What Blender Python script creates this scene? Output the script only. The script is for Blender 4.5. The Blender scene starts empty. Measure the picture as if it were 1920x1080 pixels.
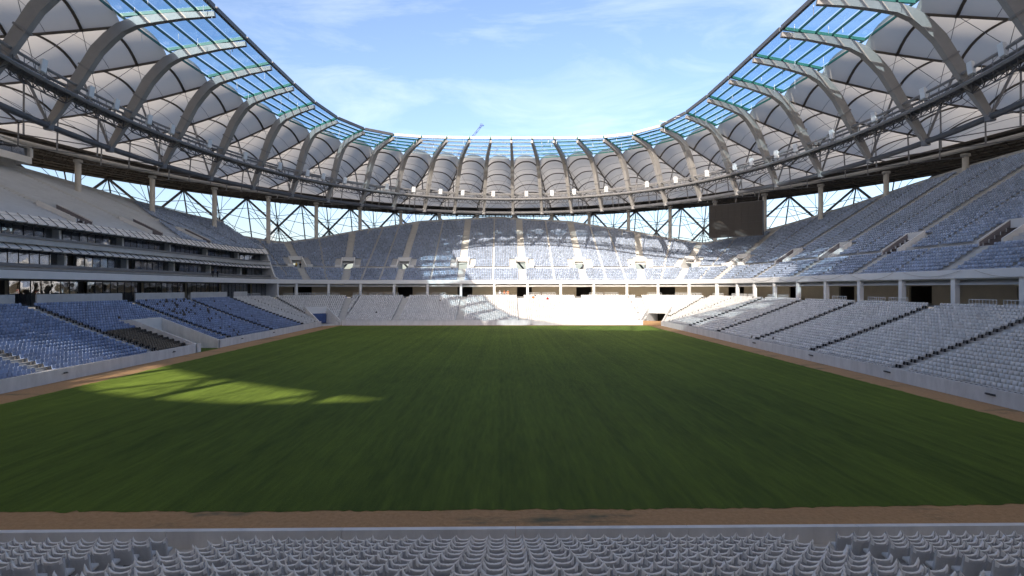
import bpy, bmesh, math, random
import numpy as np
from mathutils import Vector, Matrix, Quaternion
R = math.radians
random.seed(7); rng = np.random.default_rng(7)
scene = bpy.context.scene
COL = scene.collection

# ------------------------------------------------------------------ camera
EYE = 9.4
cam_d = bpy.data.cameras.new("camera"); cam = bpy.data.objects.new("camera", cam_d); COL.objects.link(cam)
cam.location = (0, 0, EYE); cam.rotation_euler = (R(90), 0, R(-0.94))
cam_d.sensor_width = 36; cam_d.lens = 1031 / 1920 * 36; cam_d.clip_start = 0.2; cam_d.clip_end = 20000
scene.camera = cam
# ------------------------------------------------------------------ sky
SUN_EL, SUN_H = 21.0, (0.317, 0.948)           # elevation, horizontal travel direction of the light
w = bpy.data.worlds.new("World"); scene.world = w; w.use_nodes = True
nt = w.node_tree; nt.nodes.clear()
def N(tree, typ, **kw):
    n = tree.nodes.new(typ)
    for k, v in kw.items():
        if k in n.inputs.keys(): n.inputs[k].default_value = v
        else: setattr(n, k, v)
    return n
sky = N(nt, 'ShaderNodeTexSky', sky_type='NISHITA', sun_disc=False, sun_elevation=R(SUN_EL),
        sun_rotation=math.atan2(-SUN_H[0], -SUN_H[1]), altitude=100.0, air_density=1.0, dust_density=3.0, ozone_density=2.0)
tc = N(nt, 'ShaderNodeTexCoord'); mp = N(nt, 'ShaderNodeMapping')
mp.inputs['Scale'].default_value = (1.6, 2.2, 7.5); mp.inputs['Rotation'].default_value = (0.1, 0.25, 0.2)
nz = N(nt, 'ShaderNodeTexNoise', Scale=1.7, Detail=9.0, Roughness=0.62, Distortion=0.7)
nz2 = N(nt, 'ShaderNodeTexNoise', Scale=1.1, Detail=3.0)
ramp = N(nt, 'ShaderNodeMapRange'); ramp.inputs[1].default_value = 0.46; ramp.inputs[2].default_value = 0.82
ramp2 = N(nt, 'ShaderNodeMapRange'); ramp2.inputs[1].default_value = 0.42; ramp2.inputs[2].default_value = 0.62
mul = N(nt, 'ShaderNodeMath', operation='MULTIPLY'); mul2 = N(nt, 'ShaderNodeMath', operation='MULTIPLY'); mul2.inputs[1].default_value = 0.30
mixc = N(nt, 'ShaderNodeMix', data_type='RGBA'); mixc.inputs[7].default_value = (5.6, 5.8, 6.1, 1)
bg = N(nt, 'ShaderNodeBackground', Strength=0.094); wo = N(nt, 'ShaderNodeOutputWorld')
L = nt.links.new
sh = N(nt, 'ShaderNodeVectorMath', operation='ADD'); sh.inputs[1].default_value = (.03, 0, .085); L(tc.outputs['Generated'], sh.inputs[0])
L(sh.outputs[0], mp.inputs['Vector']); L(mp.outputs[0], nz.inputs['Vector']); L(sh.outputs[0], nz2.inputs['Vector'])
L(nz.outputs[0], ramp.inputs[0]); L(nz2.outputs[0], ramp2.inputs[0]); L(ramp.outputs[0], mul.inputs[0]); L(ramp2.outputs[0], mul.inputs[1])
L(mul.outputs[0], mul2.inputs[0]); L(mul2.outputs[0], mixc.inputs[0]); tint = N(nt, 'ShaderNodeMix', data_type='RGBA', blend_type='MULTIPLY'); tint.inputs[0].default_value = 1.0; tint.inputs[7].default_value = (.97, .93, .97, 1)
L(sky.outputs[0], tint.inputs[6]); L(tint.outputs[2], mixc.inputs[6])
L(mixc.outputs[2], bg.inputs[0]); L(bg.outputs[0], wo.inputs[0])
sl = bpy.data.lights.new("sun", 'SUN'); sl.energy = 2.05; sl.angle = R(0.55); sl.color = (1, 0.89, 0.74)
so = bpy.data.objects.new("sun", sl); COL.objects.link(so)
ce = math.cos(R(SUN_EL)); so.rotation_euler = Vector((SUN_H[0]*ce, SUN_H[1]*ce, -math.sin(R(SUN_EL)))).to_track_quat('-Z', 'Y').to_euler()
vs = scene.view_settings; vs.view_transform = 'Standard'; vs.look = 'None'; vs.gamma = 1; vs.exposure = 1.74
try: vs.use_curve_mapping = False
except Exception: pass
scene.cycles.max_bounces = 8; scene.cycles.transparent_max_bounces = 16; scene.cycles.diffuse_bounces = 4

# ------------------------------------------------------------------ materials
def mat(name, col, rough=0.6, metal=0.0, var=0.12, scale=1.5, bump=0.0, bscale=20, spec=0.4, streak=None, tone=False):
    m = bpy.data.materials.new(name); m.use_nodes = True
    t = m.node_tree; b = t.nodes['Principled BSDF']
    b.inputs['Roughness'].default_value = rough; b.inputs['Metallic'].default_value = metal
    b.inputs['Specular IOR Level'].default_value = spec
    tcn = N(t, 'ShaderNodeTexCoord'); src = tcn.outputs['Object']
    if streak:
        mpn = N(t, 'ShaderNodeMapping'); mpn.inputs['Scale'].default_value = streak
        t.links.new(src, mpn.inputs[0]); src = mpn.outputs[0]
    n1 = N(t, 'ShaderNodeTexNoise', Scale=scale, Detail=6.0, Roughness=0.65)
    t.links.new(src, n1.inputs['Vector'])
    mr = N(t, 'ShaderNodeMapRange'); mr.inputs[1].default_value = 0.25; mr.inputs[2].default_value = 0.75
    mr.inputs[3].default_value = 1 - var; mr.inputs[4].default_value = 1 + var
    t.links.new(n1.outputs[0], mr.inputs[0])
    last = mr.outputs[0]
    if tone:
        at = N(t, 'ShaderNodeAttribute', attribute_name='tone')
        mm = N(t, 'ShaderNodeMath', operation='MULTIPLY'); t.links.new(last, mm.inputs[0]); t.links.new(at.outputs['Fac'], mm.inputs[1]); last = mm.outputs[0]
    vm = N(t, 'ShaderNodeVectorMath', operation='SCALE'); vm.inputs[0].default_value = col[:3]
    t.links.new(last, vm.inputs['Scale']); t.links.new(vm.outputs[0], b.inputs['Base Color'])
    if bump:
        n2 = N(t, 'ShaderNodeTexNoise', Scale=bscale, Detail=4.0); t.links.new(tcn.outputs['Object'], n2.inputs['Vector'])
        bp = N(t, 'ShaderNodeBump', Strength=bump, Distance=0.05); t.links.new(n2.outputs[0], bp.inputs['Height']); t.links.new(bp.outputs[0], b.inputs['Normal'])
    return m
M = {}
M['concrete'] = mat('concrete', (.52, .52, .52), .85, var=.14, scale=.6, bump=.15, bscale=6)
M['concrete_bare'] = mat('concrete_bare', (.60, .615, .64), .85, var=.10, scale=.35)
M['stair'] = mat('stair', (.55, .54, .51), .85, var=.12, scale=.8)
M['white'] = mat('white_paint', (.74, .74, .74), .55, var=.05, scale=.7)
M['wallwhite'] = mat('wall_white', (.68, .68, .69), .6, var=.17, scale=1.1, streak=(1, 1, .3), bump=.1)
M['beige'] = mat('beige_plaster', (.72, .61, .45), .8, var=.08, scale=.5)
M['steel'] = mat('steel_grey', (.20, .20, .21), .5, var=.15, scale=1.0)
M['portal'] = mat('portal_shade', (.17, .16, .18), .7, var=.1)  # shade inside the side portals, put into the colour
M['mast'] = mat('mast_paint', (.25, .245, .245), .45, var=.10, scale=.8)
M['steel_light'] = mat('steel_light', (.46, .44, .42), .5, var=.12, scale=.8)
M['steel_dark'] = mat('steel_dark', (.085, .088, .10), .5, var=.2, scale=1.0)
M['brown'] = mat('brown_metal', (.11, .095, .082), .6, var=.2, scale=.8)
M['column'] = mat('column_paint', (.60, .58, .54), .55, var=.06)
M['green'] = mat('green_paint', (.03, .15, .12), .45, var=.15, scale=1.0)
M['screen'] = mat('led_screen', (.055, .05, .048), .6, var=.05)
M['dark'] = mat('void_shade', (.03, .027, .025), .8, var=.1)  # near-black painted in for the unlit depth of doorways and tunnels
M['bluedoor'] = mat('blue_tarpaulin', (.06, .10, .24), .6, var=.15, scale=3)
M['orange'] = mat('orange_cloth', (.75, .16, .03), .8, var=.1)
M['yellow'] = mat('yellow_cloth', (.75, .50, .04), .8, var=.1)
M['darkcloth'] = mat('dark_cloth', (.03, .03, .04), .9, var=.1)
M['redcloth'] = mat('red_cloth', (.35, .02, .03), .9, var=.1)
M['palecloth'] = mat('pale_cloth', (.6, .62, .66), .9, var=.1)
M['skin'] = mat('skin', (.45, .27, .19), .6, var=.05)
M['crane_blue'] = mat('crane_blue', (.05, .12, .35), .5)
M['lampbox'] = mat('lamp_housing', (.70, .72, .75), .4, var=.05)
M['wood'] = mat('wood', (.30, .19, .10), .8, var=.2, scale=4)
M['seat_white'] = mat('seat_white', (.67, .67, .67), .35, var=.06, tone=True, scale=3)
M['seat_blue'] = mat('seat_blue', (.23, .30, .47), .30, var=.18, tone=True, scale=.25)
M['seat_pale'] = mat('seat_pale_blue', (.32, .39, .53), .32, var=.18, tone=True, scale=.12)
M['seat_black'] = mat('seat_black', (.028, .024, .022), .35, var=.1, tone=True)
M['seat_leg'] = mat('seat_leg', (.05, .05, .055), .6)
def fabric():
    m = mat('membrane_fabric', (.60, .575, .53), .75, var=.05, scale=.25, streak=(1, 1, 1)); t = m.node_tree
    b = t.nodes['Principled BSDF']; o = t.nodes['Material Output']
    tr = N(t, 'ShaderNodeBsdfTranslucent', Color=(.78, .74, .68, 1)); mx = N(t, 'ShaderNodeMixShader', Fac=.34)
    t.links.new(b.outputs[0], mx.inputs[1]); t.links.new(tr.outputs[0], mx.inputs[2]); t.links.new(mx.outputs[0], o.inputs[0]); return m
M['fabric'] = fabric()
def glass(name, tint, gl, rough=0.02, fac=None, wav=0.0):
    m = bpy.data.materials.new(name); m.use_nodes = True; t = m.node_tree; t.nodes.clear()
    o = N(t, 'ShaderNodeOutputMaterial'); tr = N(t, 'ShaderNodeBsdfTransparent', Color=(*tint, 1)); g = N(t, 'ShaderNodeBsdfGlossy', Roughness=rough, Color=(.9, .93, 1, 1))
    lw = N(t, 'ShaderNodeLayerWeight', Blend=.5); pw = N(t, 'ShaderNodeMath', operation='POWER'); pw.inputs[1].default_value = 5.0
    fr = N(t, 'ShaderNodeMapRange'); fr.inputs[3].default_value = gl; fr.inputs[4].default_value = min(1, gl+.5); mx = N(t, 'ShaderNodeMixShader')
    t.links.new(lw.outputs['Facing'], pw.inputs[0]); t.links.new(pw.outputs[0], fr.inputs[0])
    if wav:
        tcn = N(t, 'ShaderNodeTexCoord'); n2 = N(t, 'ShaderNodeTexNoise', Scale=.55, Detail=1.0); t.links.new(tcn.outputs['Object'], n2.inputs['Vector'])
        bp = N(t, 'ShaderNodeBump', Strength=wav, Distance=.12); t.links.new(n2.outputs[0], bp.inputs['Height'])
        t.links.new(bp.outputs[0], g.inputs['Normal'])
    t.links.new(fr.outputs[0], mx.inputs[0]); t.links.new(tr.outputs[0], mx.inputs[1]); t.links.new(g.outputs[0], mx.inputs[2]); t.links.new(mx.outputs[0], o.inputs[0]); return m
M['roofglass'] = glass('roof_glazing', (.72, .84, .93), .05, wav=.15)
M['boxglass'] = glass('window_glass', (.62, .65, .68), .22, wav=.22)
def film(name, colr, tr_f):
    m = bpy.data.materials.new(name); m.use_nodes = True; t = m.node_tree; b = t.nodes['Principled BSDF']; o = t.nodes['Material Output']
    b.inputs['Base Color'].default_value = colr; b.inputs['Roughness'].default_value = .22
    tcn = N(t, 'ShaderNodeTexCoord'); n2 = N(t, 'ShaderNodeTexNoise', Scale=14.0, Detail=4.0); t.links.new(tcn.outputs['Object'], n2.inputs['Vector'])
    bp = N(t, 'ShaderNodeBump', Strength=.5, Distance=.03); t.links.new(n2.outputs[0], bp.inputs['Height']); t.links.new(bp.outputs[0], b.inputs['Normal'])
    tr = N(t, 'ShaderNodeBsdfTransparent', Color=(.95, .95, .96, 1)); mx = N(t, 'ShaderNodeMixShader', Fac=tr_f)
    t.links.new(tr.outputs[0], mx.inputs[2]); t.links.new(b.outputs[0], mx.inputs[1]); t.links.new(mx.outputs[0], o.inputs[0]); return m
M['film'] = film('plastic_film', (.82, .83, .86, 1), .45)
M['film_fold_lit'] = film('plastic_film_lit_folds', (.93, .94, .96, 1), .10)  # folded layers, whitened further to paint in skylight on the top edges
def grass_mat():
    m = bpy.data.materials.new('turf'); m.use_nodes = True; t = m.node_tree; b = t.nodes['Principled BSDF']; b.inputs['Roughness'].default_value = .85
    b.inputs['Specular IOR Level'].default_value = .15
    b.inputs['Sheen Weight'].default_value = .55; b.inputs['Sheen Roughness'].default_value = .45; b.inputs['Sheen Tint'].default_value = (.38, .54, .09, 1)
    tcn = N(t, 'ShaderNodeTexCoord')
    def noise(sc, scale, det=5.0):
        mpn = N(t, 'ShaderNodeMapping'); mpn.inputs['Scale'].default_value = sc; t.links.new(tcn.outputs['Object'], mpn.inputs[0])
        n = N(t, 'ShaderNodeTexNoise', Scale=scale, Detail=det, Roughness=.6); t.links.new(mpn.outputs[0], n.inputs['Vector']); return n.outputs[0]
    a = noise((1, .008, 1), .9); c = noise((1, .6, 1), .06, 3); d = noise((1, 1, 1), 14.0, 6); e = noise((1, .10, 1), 3.5)
    s1 = N(t, 'ShaderNodeMath', operation='ADD'); t.links.new(a, s1.inputs[0]); t.links.new(c, s1.inputs[1])
    s2 = N(t, 'ShaderNodeMath', operation='ADD'); t.links.new(s1.outputs[0], s2.inputs[0]); t.links.new(d, s2.inputs[1])
    s3 = N(t, 'ShaderNodeMath', operation='ADD'); t.links.new(s2.outputs[0], s3.inputs[0]); t.links.new(e, s3.inputs[1])
    mr = N(t, 'ShaderNodeMapRange'); mr.inputs[1].default_value = 1.35; mr.inputs[2].default_value = 2.65; t.links.new(s3.outputs[0], mr.inputs[0])
    rp = N(t, 'ShaderNodeValToRGB'); rp.color_ramp.elements[0].color = (.006, .022, .004, 1); rp.color_ramp.elements[1].color = (.072, .112, .014, 1)
    t.links.new(mr.outputs[0], rp.inputs[0]); t.links.new(rp.outputs[0], b.inputs['Base Color'])
    sw = N(t, 'ShaderNodeMapRange'); sw.inputs[1].default_value = 1.5; sw.inputs[2].default_value = 2.5; sw.inputs[3].default_value = .18; sw.inputs[4].default_value = .58; t.links.new(s3.outputs[0], sw.inputs[0]); t.links.new(sw.outputs[0], b.inputs['Sheen Weight'])
    bp = N(t, 'ShaderNodeBump', Strength=.6, Distance=.05); n3 = noise((1, 1, 1), 30.0, 3); t.links.new(n3, bp.inputs['Height']); t.links.new(bp.outputs[0], b.inputs['Normal'])
    return m
M['grass'] = grass_mat()
def sand_mat():
    m = bpy.data.materials.new('sand'); m.use_nodes = True; t = m.node_tree; b = t.nodes['Principled BSDF']; b.inputs['Roughness'].default_value = .95
    tcn = N(t, 'ShaderNodeTexCoord'); n1 = N(t, 'ShaderNodeTexNoise', Scale=.35, Detail=5.0, Roughness=.7); n2 = N(t, 'ShaderNodeTexNoise', Scale=5.0, Detail=6.0, Roughness=.7)
    mpn = N(t, 'ShaderNodeMapping'); mpn.inputs['Scale'].default_value = (.35, 1, 1); t.links.new(tcn.outputs['Object'], mpn.inputs[0])
    t.links.new(mpn.outputs[0], n1.inputs['Vector']); t.links.new(tcn.outputs['Object'], n2.inputs['Vector'])
    rp = N(t, 'ShaderNodeValToRGB'); rp.color_ramp.elements[0].color = (.24, .12, .05, 1); rp.color_ramp.elements[1].color = (.60, .37, .18, 1)
    t.links.new(n2.outputs[0], rp.inputs[0])
    mr = N(t, 'ShaderNodeMapRange'); mr.inputs[1].default_value = .56; mr.inputs[2].default_value = .68; mr.inputs[4].default_value = .8; t.links.new(n1.outputs[0], mr.inputs[0])
    mx = N(t, 'ShaderNodeMix', data_type='RGBA'); mx.inputs[7].default_value = (.055, .085, .055, 1)
    t.links.new(mr.outputs[0], mx.inputs[0]); t.links.new(rp.outputs[0], mx.inputs[6]); t.links.new(mx.outputs[2], b.inputs['Base Color'])
    bp = N(t, 'ShaderNodeBump', Strength=.7, Distance=.08); t.links.new(n2.outputs[0], bp.inputs['Height']); t.links.new(bp.outputs[0], b.inputs['Normal'])
    return m
M['sand'] = sand_mat()
M['ground'] = mat('outer_ground', (.20, .18, .14), .95, var=.2, scale=.05)

# ------------------------------------------------------------------ helpers
class MB:
    def __init__(s): s.v = []; s.f = []; s.mi = []
    def poly(s, pts, mi=0):
        i = len(s.v); s.v += [tuple(p) for p in pts]; s.f.append(tuple(range(i, i+len(pts)))); s.mi.append(mi)
    def prism(s, A, B, mi=0):      # two matching loops -> closed solid
        i = len(s.v); n = len(A); s.v += [tuple(p) for p in A] + [tuple(p) for p in B]
        s.f.append(tuple(range(i+n-1, i-1, -1))); s.f.append(tuple(range(i+n, i+2*n)))
        for k in range(n): s.f.append((i+k, i+(k+1) % n, i+n+(k+1) % n, i+n+k))
        s.mi += [mi]*(n+2)
    def box(s, c, ax, ay, az, mi=0):
        c = Vector(c); ax = Vector(ax); ay = Vector(ay); az = Vector(az)
        s.prism([c-ax-ay-az, c+ax-ay-az, c+ax+ay-az, c-ax+ay-az], [c-ax-ay+az, c+ax-ay+az, c+ax+ay+az, c-ax+ay+az], mi)
    def beam(s, p0, p1, w, h=None, up=(0, 0, 1), mi=0):
        p0 = Vector(p0); p1 = Vector(p1); h = h or w; d = (p1-p0).normalized()
        x = d.cross(Vector(up))
        if x.length < 1e-4: x = d.cross(Vector((1, 0, 0)))
        x.normalize(); y = x.cross(d)
        L4 = lambda p: [p-x*w/2-y*h/2, p+x*w/2-y*h/2, p+x*w/2+y*h/2, p-x*w/2+y*h/2]
        s.prism(L4(p0), L4(p1), mi)
    def tube(s, pts, r, n=6, closed=False, mi=0):
        pts = [Vector(p) for p in pts]; m = len(pts); rs = r if isinstance(r, (list, tuple)) else [r]*m; rings = []
        for k, p in enumerate(pts):
            a = pts[k-1] if (k or closed) else p; b = pts[(k+1) % m] if (k < m-1 or closed) else p
            d = (b-a).normalized(); x = d.cross(Vector((0, 0, 1)))
            if x.length < 1e-3: x = Vector((1, 0, 0))
            x.normalize(); y = x.cross(d); i = len(s.v)
            s.v += [tuple(p+(x*math.cos(2*math.pi*j/n)+y*math.sin(2*math.pi*j/n))*rs[k]) for j in range(n)]; rings.append(i)
        for k in range(m if closed else m-1):
            A = rings[k]; B = rings[(k+1) % m]
            for j in range(n): s.f.append((A+j, A+(j+1) % n, B+(j+1) % n, B+j)); s.mi.append(mi)
        if not closed:
            s.f.append(tuple(range(rings[0]+n-1, rings[0]-1, -1))); s.f.append(tuple(range(rings[-1], rings[-1]+n))); s.mi += [mi, mi]
    def mesh(s, name, mats, smooth=False):
        me = bpy.data.meshes.new(name); me.from_pydata(s.v, [], s.f)
        for m in (mats if isinstance(mats, (list, tuple)) else [mats]): me.materials.append(M[m] if isinstance(m, str) else m)
        if any(s.mi): me.polygons.foreach_set('material_index', s.mi)
        if smooth: me.polygons.foreach_set('use_smooth', [True]*len(s.f))
        me.update(); return me
    def build(s, name, mats, parent=None, smooth=False):
        if not s.f: return None
        return link(name, s.mesh(name, mats, smooth), parent)
def link(name, me, parent=None):
    o = bpy.data.objects.new(name, me); COL.objects.link(o)
    if parent is not None: o.parent = parent; o.matrix_parent_inverse = parent.matrix_basis.inverted()
    return o
def tag(o, label=None, cat=None, group=None, kind=None):
    if label: o['label'] = label
    if cat: o['category'] = cat
    if group: o['group'] = group
    if kind: o['kind'] = kind
    return o
def thing(name, label, cat, loc=(0, 0, 0), group=None):
    o = bpy.data.objects.new(name, None); o.empty_display_size = .3; COL.objects.link(o); o.location = loc; return tag(o, label, cat, group)

# ------------------------------------------------------------------ bowl coordinates: ring of four sides and four corners
X0, YC = -2.5, 79.0
HA, HB, R0 = 42.1, 60.2, 4.0
SA, SB = HA-R0, HB-R0
SEGS = ['far', 'cFR', 'right', 'cNR', 'near', 'cNL', 'left', 'cFL']
SPAN = {'far': (-SA, SA), 'cFR': (0, 90), 'right': (SB, -SB), 'cNR': (90, 180), 'near': (SA, -SA), 'cNL': (180, 270), 'left': (-SB, SB), 'cFL': (270, 360)}
CORN = {'cFR': (SA, SB), 'cNR': (SA, -SB), 'cNL': (-SA, -SB), 'cFL': (-SA, SB)}
NORM = {'far': (0, 1), 'right': (1, 0), 'near': (0, -1), 'left': (-1, 0)}
def P(seg, u, d, z=0.0):
    if seg in CORN:
        c = CORN[seg]; a = R(u); return Vector((X0+c[0]+(R0+d)*math.sin(a), YC+c[1]+(R0+d)*math.cos(a), z))
    n = NORM[seg]
    if seg in ('far', 'near'): return Vector((X0+u, YC+n[1]*(HB+d), z))
    return Vector((X0+n[0]*(HA+d), YC+u, z))
def nrm(seg, u):
    if seg in CORN: return Vector((math.sin(R(u)), math.cos(R(u)), 0))
    return Vector((*NORM[seg], 0))
def tan(seg, u): n = nrm(seg, u); return Vector((n.y, -n.x, 0))
def samples(seg, step, u0=None, u1=None):
    a, b = SPAN[seg]; a = a if u0 is None else u0; b = b if u1 is None else u1
    ln = abs(b-a)*(1 if seg not in CORN else R(1)*30)
    n = max(1, int(round(ln/step))); return [a+(b-a)*i/n for i in range(n+1)]
NT = [(0, 45.5), (14.5, 42), (23.3, 35), (30, 27.5), (36, 23), (42, 26.5), (48, 32), (52.5, 36.5), (62, 42), (70, 45), (79, 46), (90, 46.5)]
def rim(seg, u):
    p = P(seg, u, 40); a = math.degrees(math.atan2(abs(p.x-X0), abs(p.y-YC)))
    n = float(np.interp(a, [t[0] for t in NT], [t[1] for t in NT]))
    if p.x < X0 and p.y < YC: n = max(n, float(np.interp(a, [0, 16, 22, 29, 37], [45, 39.5, 36, 38, 43])))  # out-of-view near-left rim raised to shape the sun patch on the grass
    if p.x < X0 and seg in ('left', 'cFL') and a > 36: n -= 2*min(1, (a-36)/15)
    return n
# tier profiles
def lowd(r): return 0.95+.8*r
def lowz(r): return .70+.265*r+.0015*r*r
NLOW = 21
UD0 = 18.0
def isL(seg, u): return seg == 'left' or (seg == 'cFL' and u < 300)
def upd(r, Lp=False): return (22.6 if Lp else UD0+.35)+.8*r
def upz(r, Lp=False): return 19.4+.37*r if Lp else 11.05+.5*r
def uprows(seg, u, Lp=False):
    n = rim(seg, u); return n-5.3 if Lp else n

# ------------------------------------------------------------------ portals (openings) in the tiers, in a local frame
PORT_U = []   # upper: seg,u
for x in (-30+2.5, -12.2+2.5, 5.7+2.5, 23.4+2.5): PORT_U.append(('far', x))
for y in (128, 110, 91, 72, 53, 34): PORT_U += [('right', y-YC), ('left', y-YC)]
for a in (11, 37, 65): PORT_U += [('cFR', a), ('cFL', 360-a)]
PORT_U.remove(('cFL', 295))
for x in (-27, -9, 9, 27): PORT_U.append(('near', x))
PORT_L = [('left', 84-YC, 3.1, 9.0), ('cFL', 318, 2.7, 8.0), ('cFR', 30, 2.7, 8.0)]
class Frame:
    def __init__(s, seg, u): s.o = P(seg, u, 0); s.n = nrm(seg, u); s.t = tan(seg, u); s.seg = seg; s.u = u
    def __call__(s, c, d, z): return s.o+s.t*c+s.n*d+Vector((0, 0, z))
    def inv(s, p): q = Vector((p.x, p.y, 0))-s.o; return q.dot(s.t), q.dot(s.n)
FU = [(Frame(*p), isL(*p)) for p in PORT_U]
FL_ = [(Frame(s, u), w_, dd) for s, u, w_, dd in PORT_L]
PR0, PR1 = 9, 14
def prows(Lp): return (2, 9) if Lp else (PR0, PR1)
def hole_u(p, Lp, pad=0.0, rpad=0):
    for f, l in FU:
        if l != Lp: continue
        c, d = f.inv(p)
        if abs(c) < 1.7+pad:
            a, b = prows(Lp)
            if upd(a-rpad, Lp) < d < upd(b, Lp): return True
    return False
def hole_l(p, pad=0.0):
    for f, w_, dd in FL_:
        c, d = f.inv(p)
        if abs(c) < w_+pad and -4 < d < dd+pad: return True
    return False
# aisles: (seg, u, half width m)
A_LOW = {'far': [(-25, .75), (-8.7, .75), (7.5, .75), (23.8, .75)], 'near': [(-9.55+2.5, .62), (9.7+2.5, .62), (-26, .62), (28.5, .62)],
         'right': [(y-YC, .7) for y in (24, 40, 56, 72, 88, 104, 120)], 'left': [(y-YC, .7) for y in (24, 40, 56, 73, 93, 110, 127)],
         'cFR': [(8, .7), (60, .7)], 'cFL': [(352, .7), (296, .7)], 'cNR': [(120, .7), (150, .7)], 'cNL': [(210, .7), (240, .7)]}
A_UP = {s: [] for s in SEGS}
for s, u in PORT_U: A_UP[s].append((u, .85))
def blocks(seg, d, aisles, pad=0.0):
    a, b = SPAN[seg]; k = R(1)*(R0+d) if seg in CORN else 1.0
    lo, hi = min(a, b), max(a, b); cuts = sorted((u, hw/k) for u, hw in aisles); cur = lo; out = []
    for u, h in cuts: out.append((cur, u-h)); cur = u+h
    out.append((cur, hi)); return [(x+.1/k, y-.1/k, k) for x, y in out if (y-x)*k > .7]

# ------------------------------------------------------------------ ground, grass, track
def grid_sheet(name, x0, x1, y0, y1, z, m, kind='structure', bow=0.0, nx=24):
    b = MB(); top = []; bot = []
    for i in range(nx+1):
        t = i/nx; x = x0+(x1-x0)*t; s = bow*(1-(2*t-1)**2); bot.append((x, y0-s, z)); top.append((x, y1+s*.5, z))
    for i in range(nx): b.poly([bot[i], bot[i+1], top[i+1], top[i]])
    return tag(b.build(name, m), kind=kind)
g = MB(); g.poly([(-6000, -6000, -.35), (6000, -6000, -.35), (6000, 6000, -.35), (-6000, 6000, -.35)]); tag(g.build('ground', 'ground'), kind='structure')
tr_ = MB()
ring = [P(s, u, 1.2) for s in SEGS for u in samples(s, 4)[:-1]]
tr_.poly([(p.x, p.y, -.012) for p in ring][::-1]); tag(tr_.build('sand_track', 'sand'), kind='structure')
rg = random.Random(3)
def edge(p0, p1, n, bow):
    out = []; w1, w2 = 0.0, 0.0
    for i in range(n):
        t = i/n; w1 = w1*.8+rg.gauss(0, .022); q = Vector(p0).lerp(Vector(p1), t); d = (Vector(p1)-Vector(p0)).normalized(); nn = Vector((d.y, -d.x, 0))
        out.append(q+nn*(bow*(1-(2*t-1)**2)+(w1+rg.gauss(0, .05) if 0 < i else 0)))
    return out
cs = [(-40.6, 23.8, 0), (36.3, 23.8, 0), (36.3, 137, 0), (-40.6, 137, 0)]
g = MB(); g.poly(edge(cs[0], cs[1], 320, .5)+edge(cs[1], cs[2], 320, 0)+edge(cs[2], cs[3], 160, .2)+edge(cs[3], cs[0], 320, 0)); tag(g.build('grass_pitch', 'grass'), kind='structure')

# ------------------------------------------------------------------ perimeter wall
LBL = {'far': 'behind the far goal line', 'cFR': 'in the corner under the scoreboard', 'right': 'along the right touchline, with only white seats above', 'cNR': 'in the near right corner beside the camera stand',
       'near': 'in front of the plastic-wrapped seats', 'cNL': 'in the near left corner beside the camera stand', 'left': 'along the touchline under the glazed boxes', 'cFL': 'in the corner with the blue tarpaulin door'}
for s in SEGS:
    w_ = thing('perimeter_wall', 'low white concrete wall ' + LBL[s], 'wall', P(s, sum(SPAN[s])/2, 0))
    us = samples(s, 6.0 if s not in CORN else 9.0)
    for a, b_ in zip(us[:-1], us[1:]):
        if hole_l(P(s, (a+b_)/2, 0), -.2): 
            sub = [a+(b_-a)*i/12 for i in range(13)]
        else: sub = [a, b_] if s not in CORN else [a+(b_-a)*i/5 for i in range(6)]
        pn = MB(); run = []
        for i in range(len(sub)-1):
            if hole_l(P(s, (sub[i]+sub[i+1])/2, 0)): continue
            u0, u1 = sub[i], sub[i+1]; e = (u1-u0)*.0012*(1 if len(sub) == 2 else 0)
            u0 += e; u1 -= e
            pn.prism([P(s, u0, 0, -.1), P(s, u0, .22, -.1), P(s, u0, .22, 1.25), P(s, u0, 0, 1.25)], [P(s, u1, 0, -.1), P(s, u1, .22, -.1), P(s, u1, .22, 1.25), P(s, u1, 0, 1.25)])
        pn.build('wall_panel', 'wallwhite', w_)
# small floodlight clusters fixed on the wall
for i, (s, u) in enumerate([('right', 44-YC), ('right', 56-YC), ('right', 70-YC), ('right', 86-YC), ('left', 57-YC), ('left', 75.5-YC), ('left', 95-YC), ('left', 108-YC)]):
    f = Frame(s, u); b = MB()
    for k in range(4 if s == 'right' else 2): b.box(f(-.36+.24*k, -.06, .78), f.t*.085, f.n*.06, Vector((0, 0, .06)))
    b.box(f(-.0 if s == 'right' else -.24, -.012, .70), f.t*.45, f.n*.012, Vector((0, 0, .02)))
    tag(b.build('wall_socket', 'steel_dark'), 'row of small dark fittings on the white wall ' + ('below the white seats' if s == 'right' else 'below the blue seats'), 'wall fitting', 'fittings on the ' + ('right' if s == 'right' else 'left') + ' touchline wall')

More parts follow.
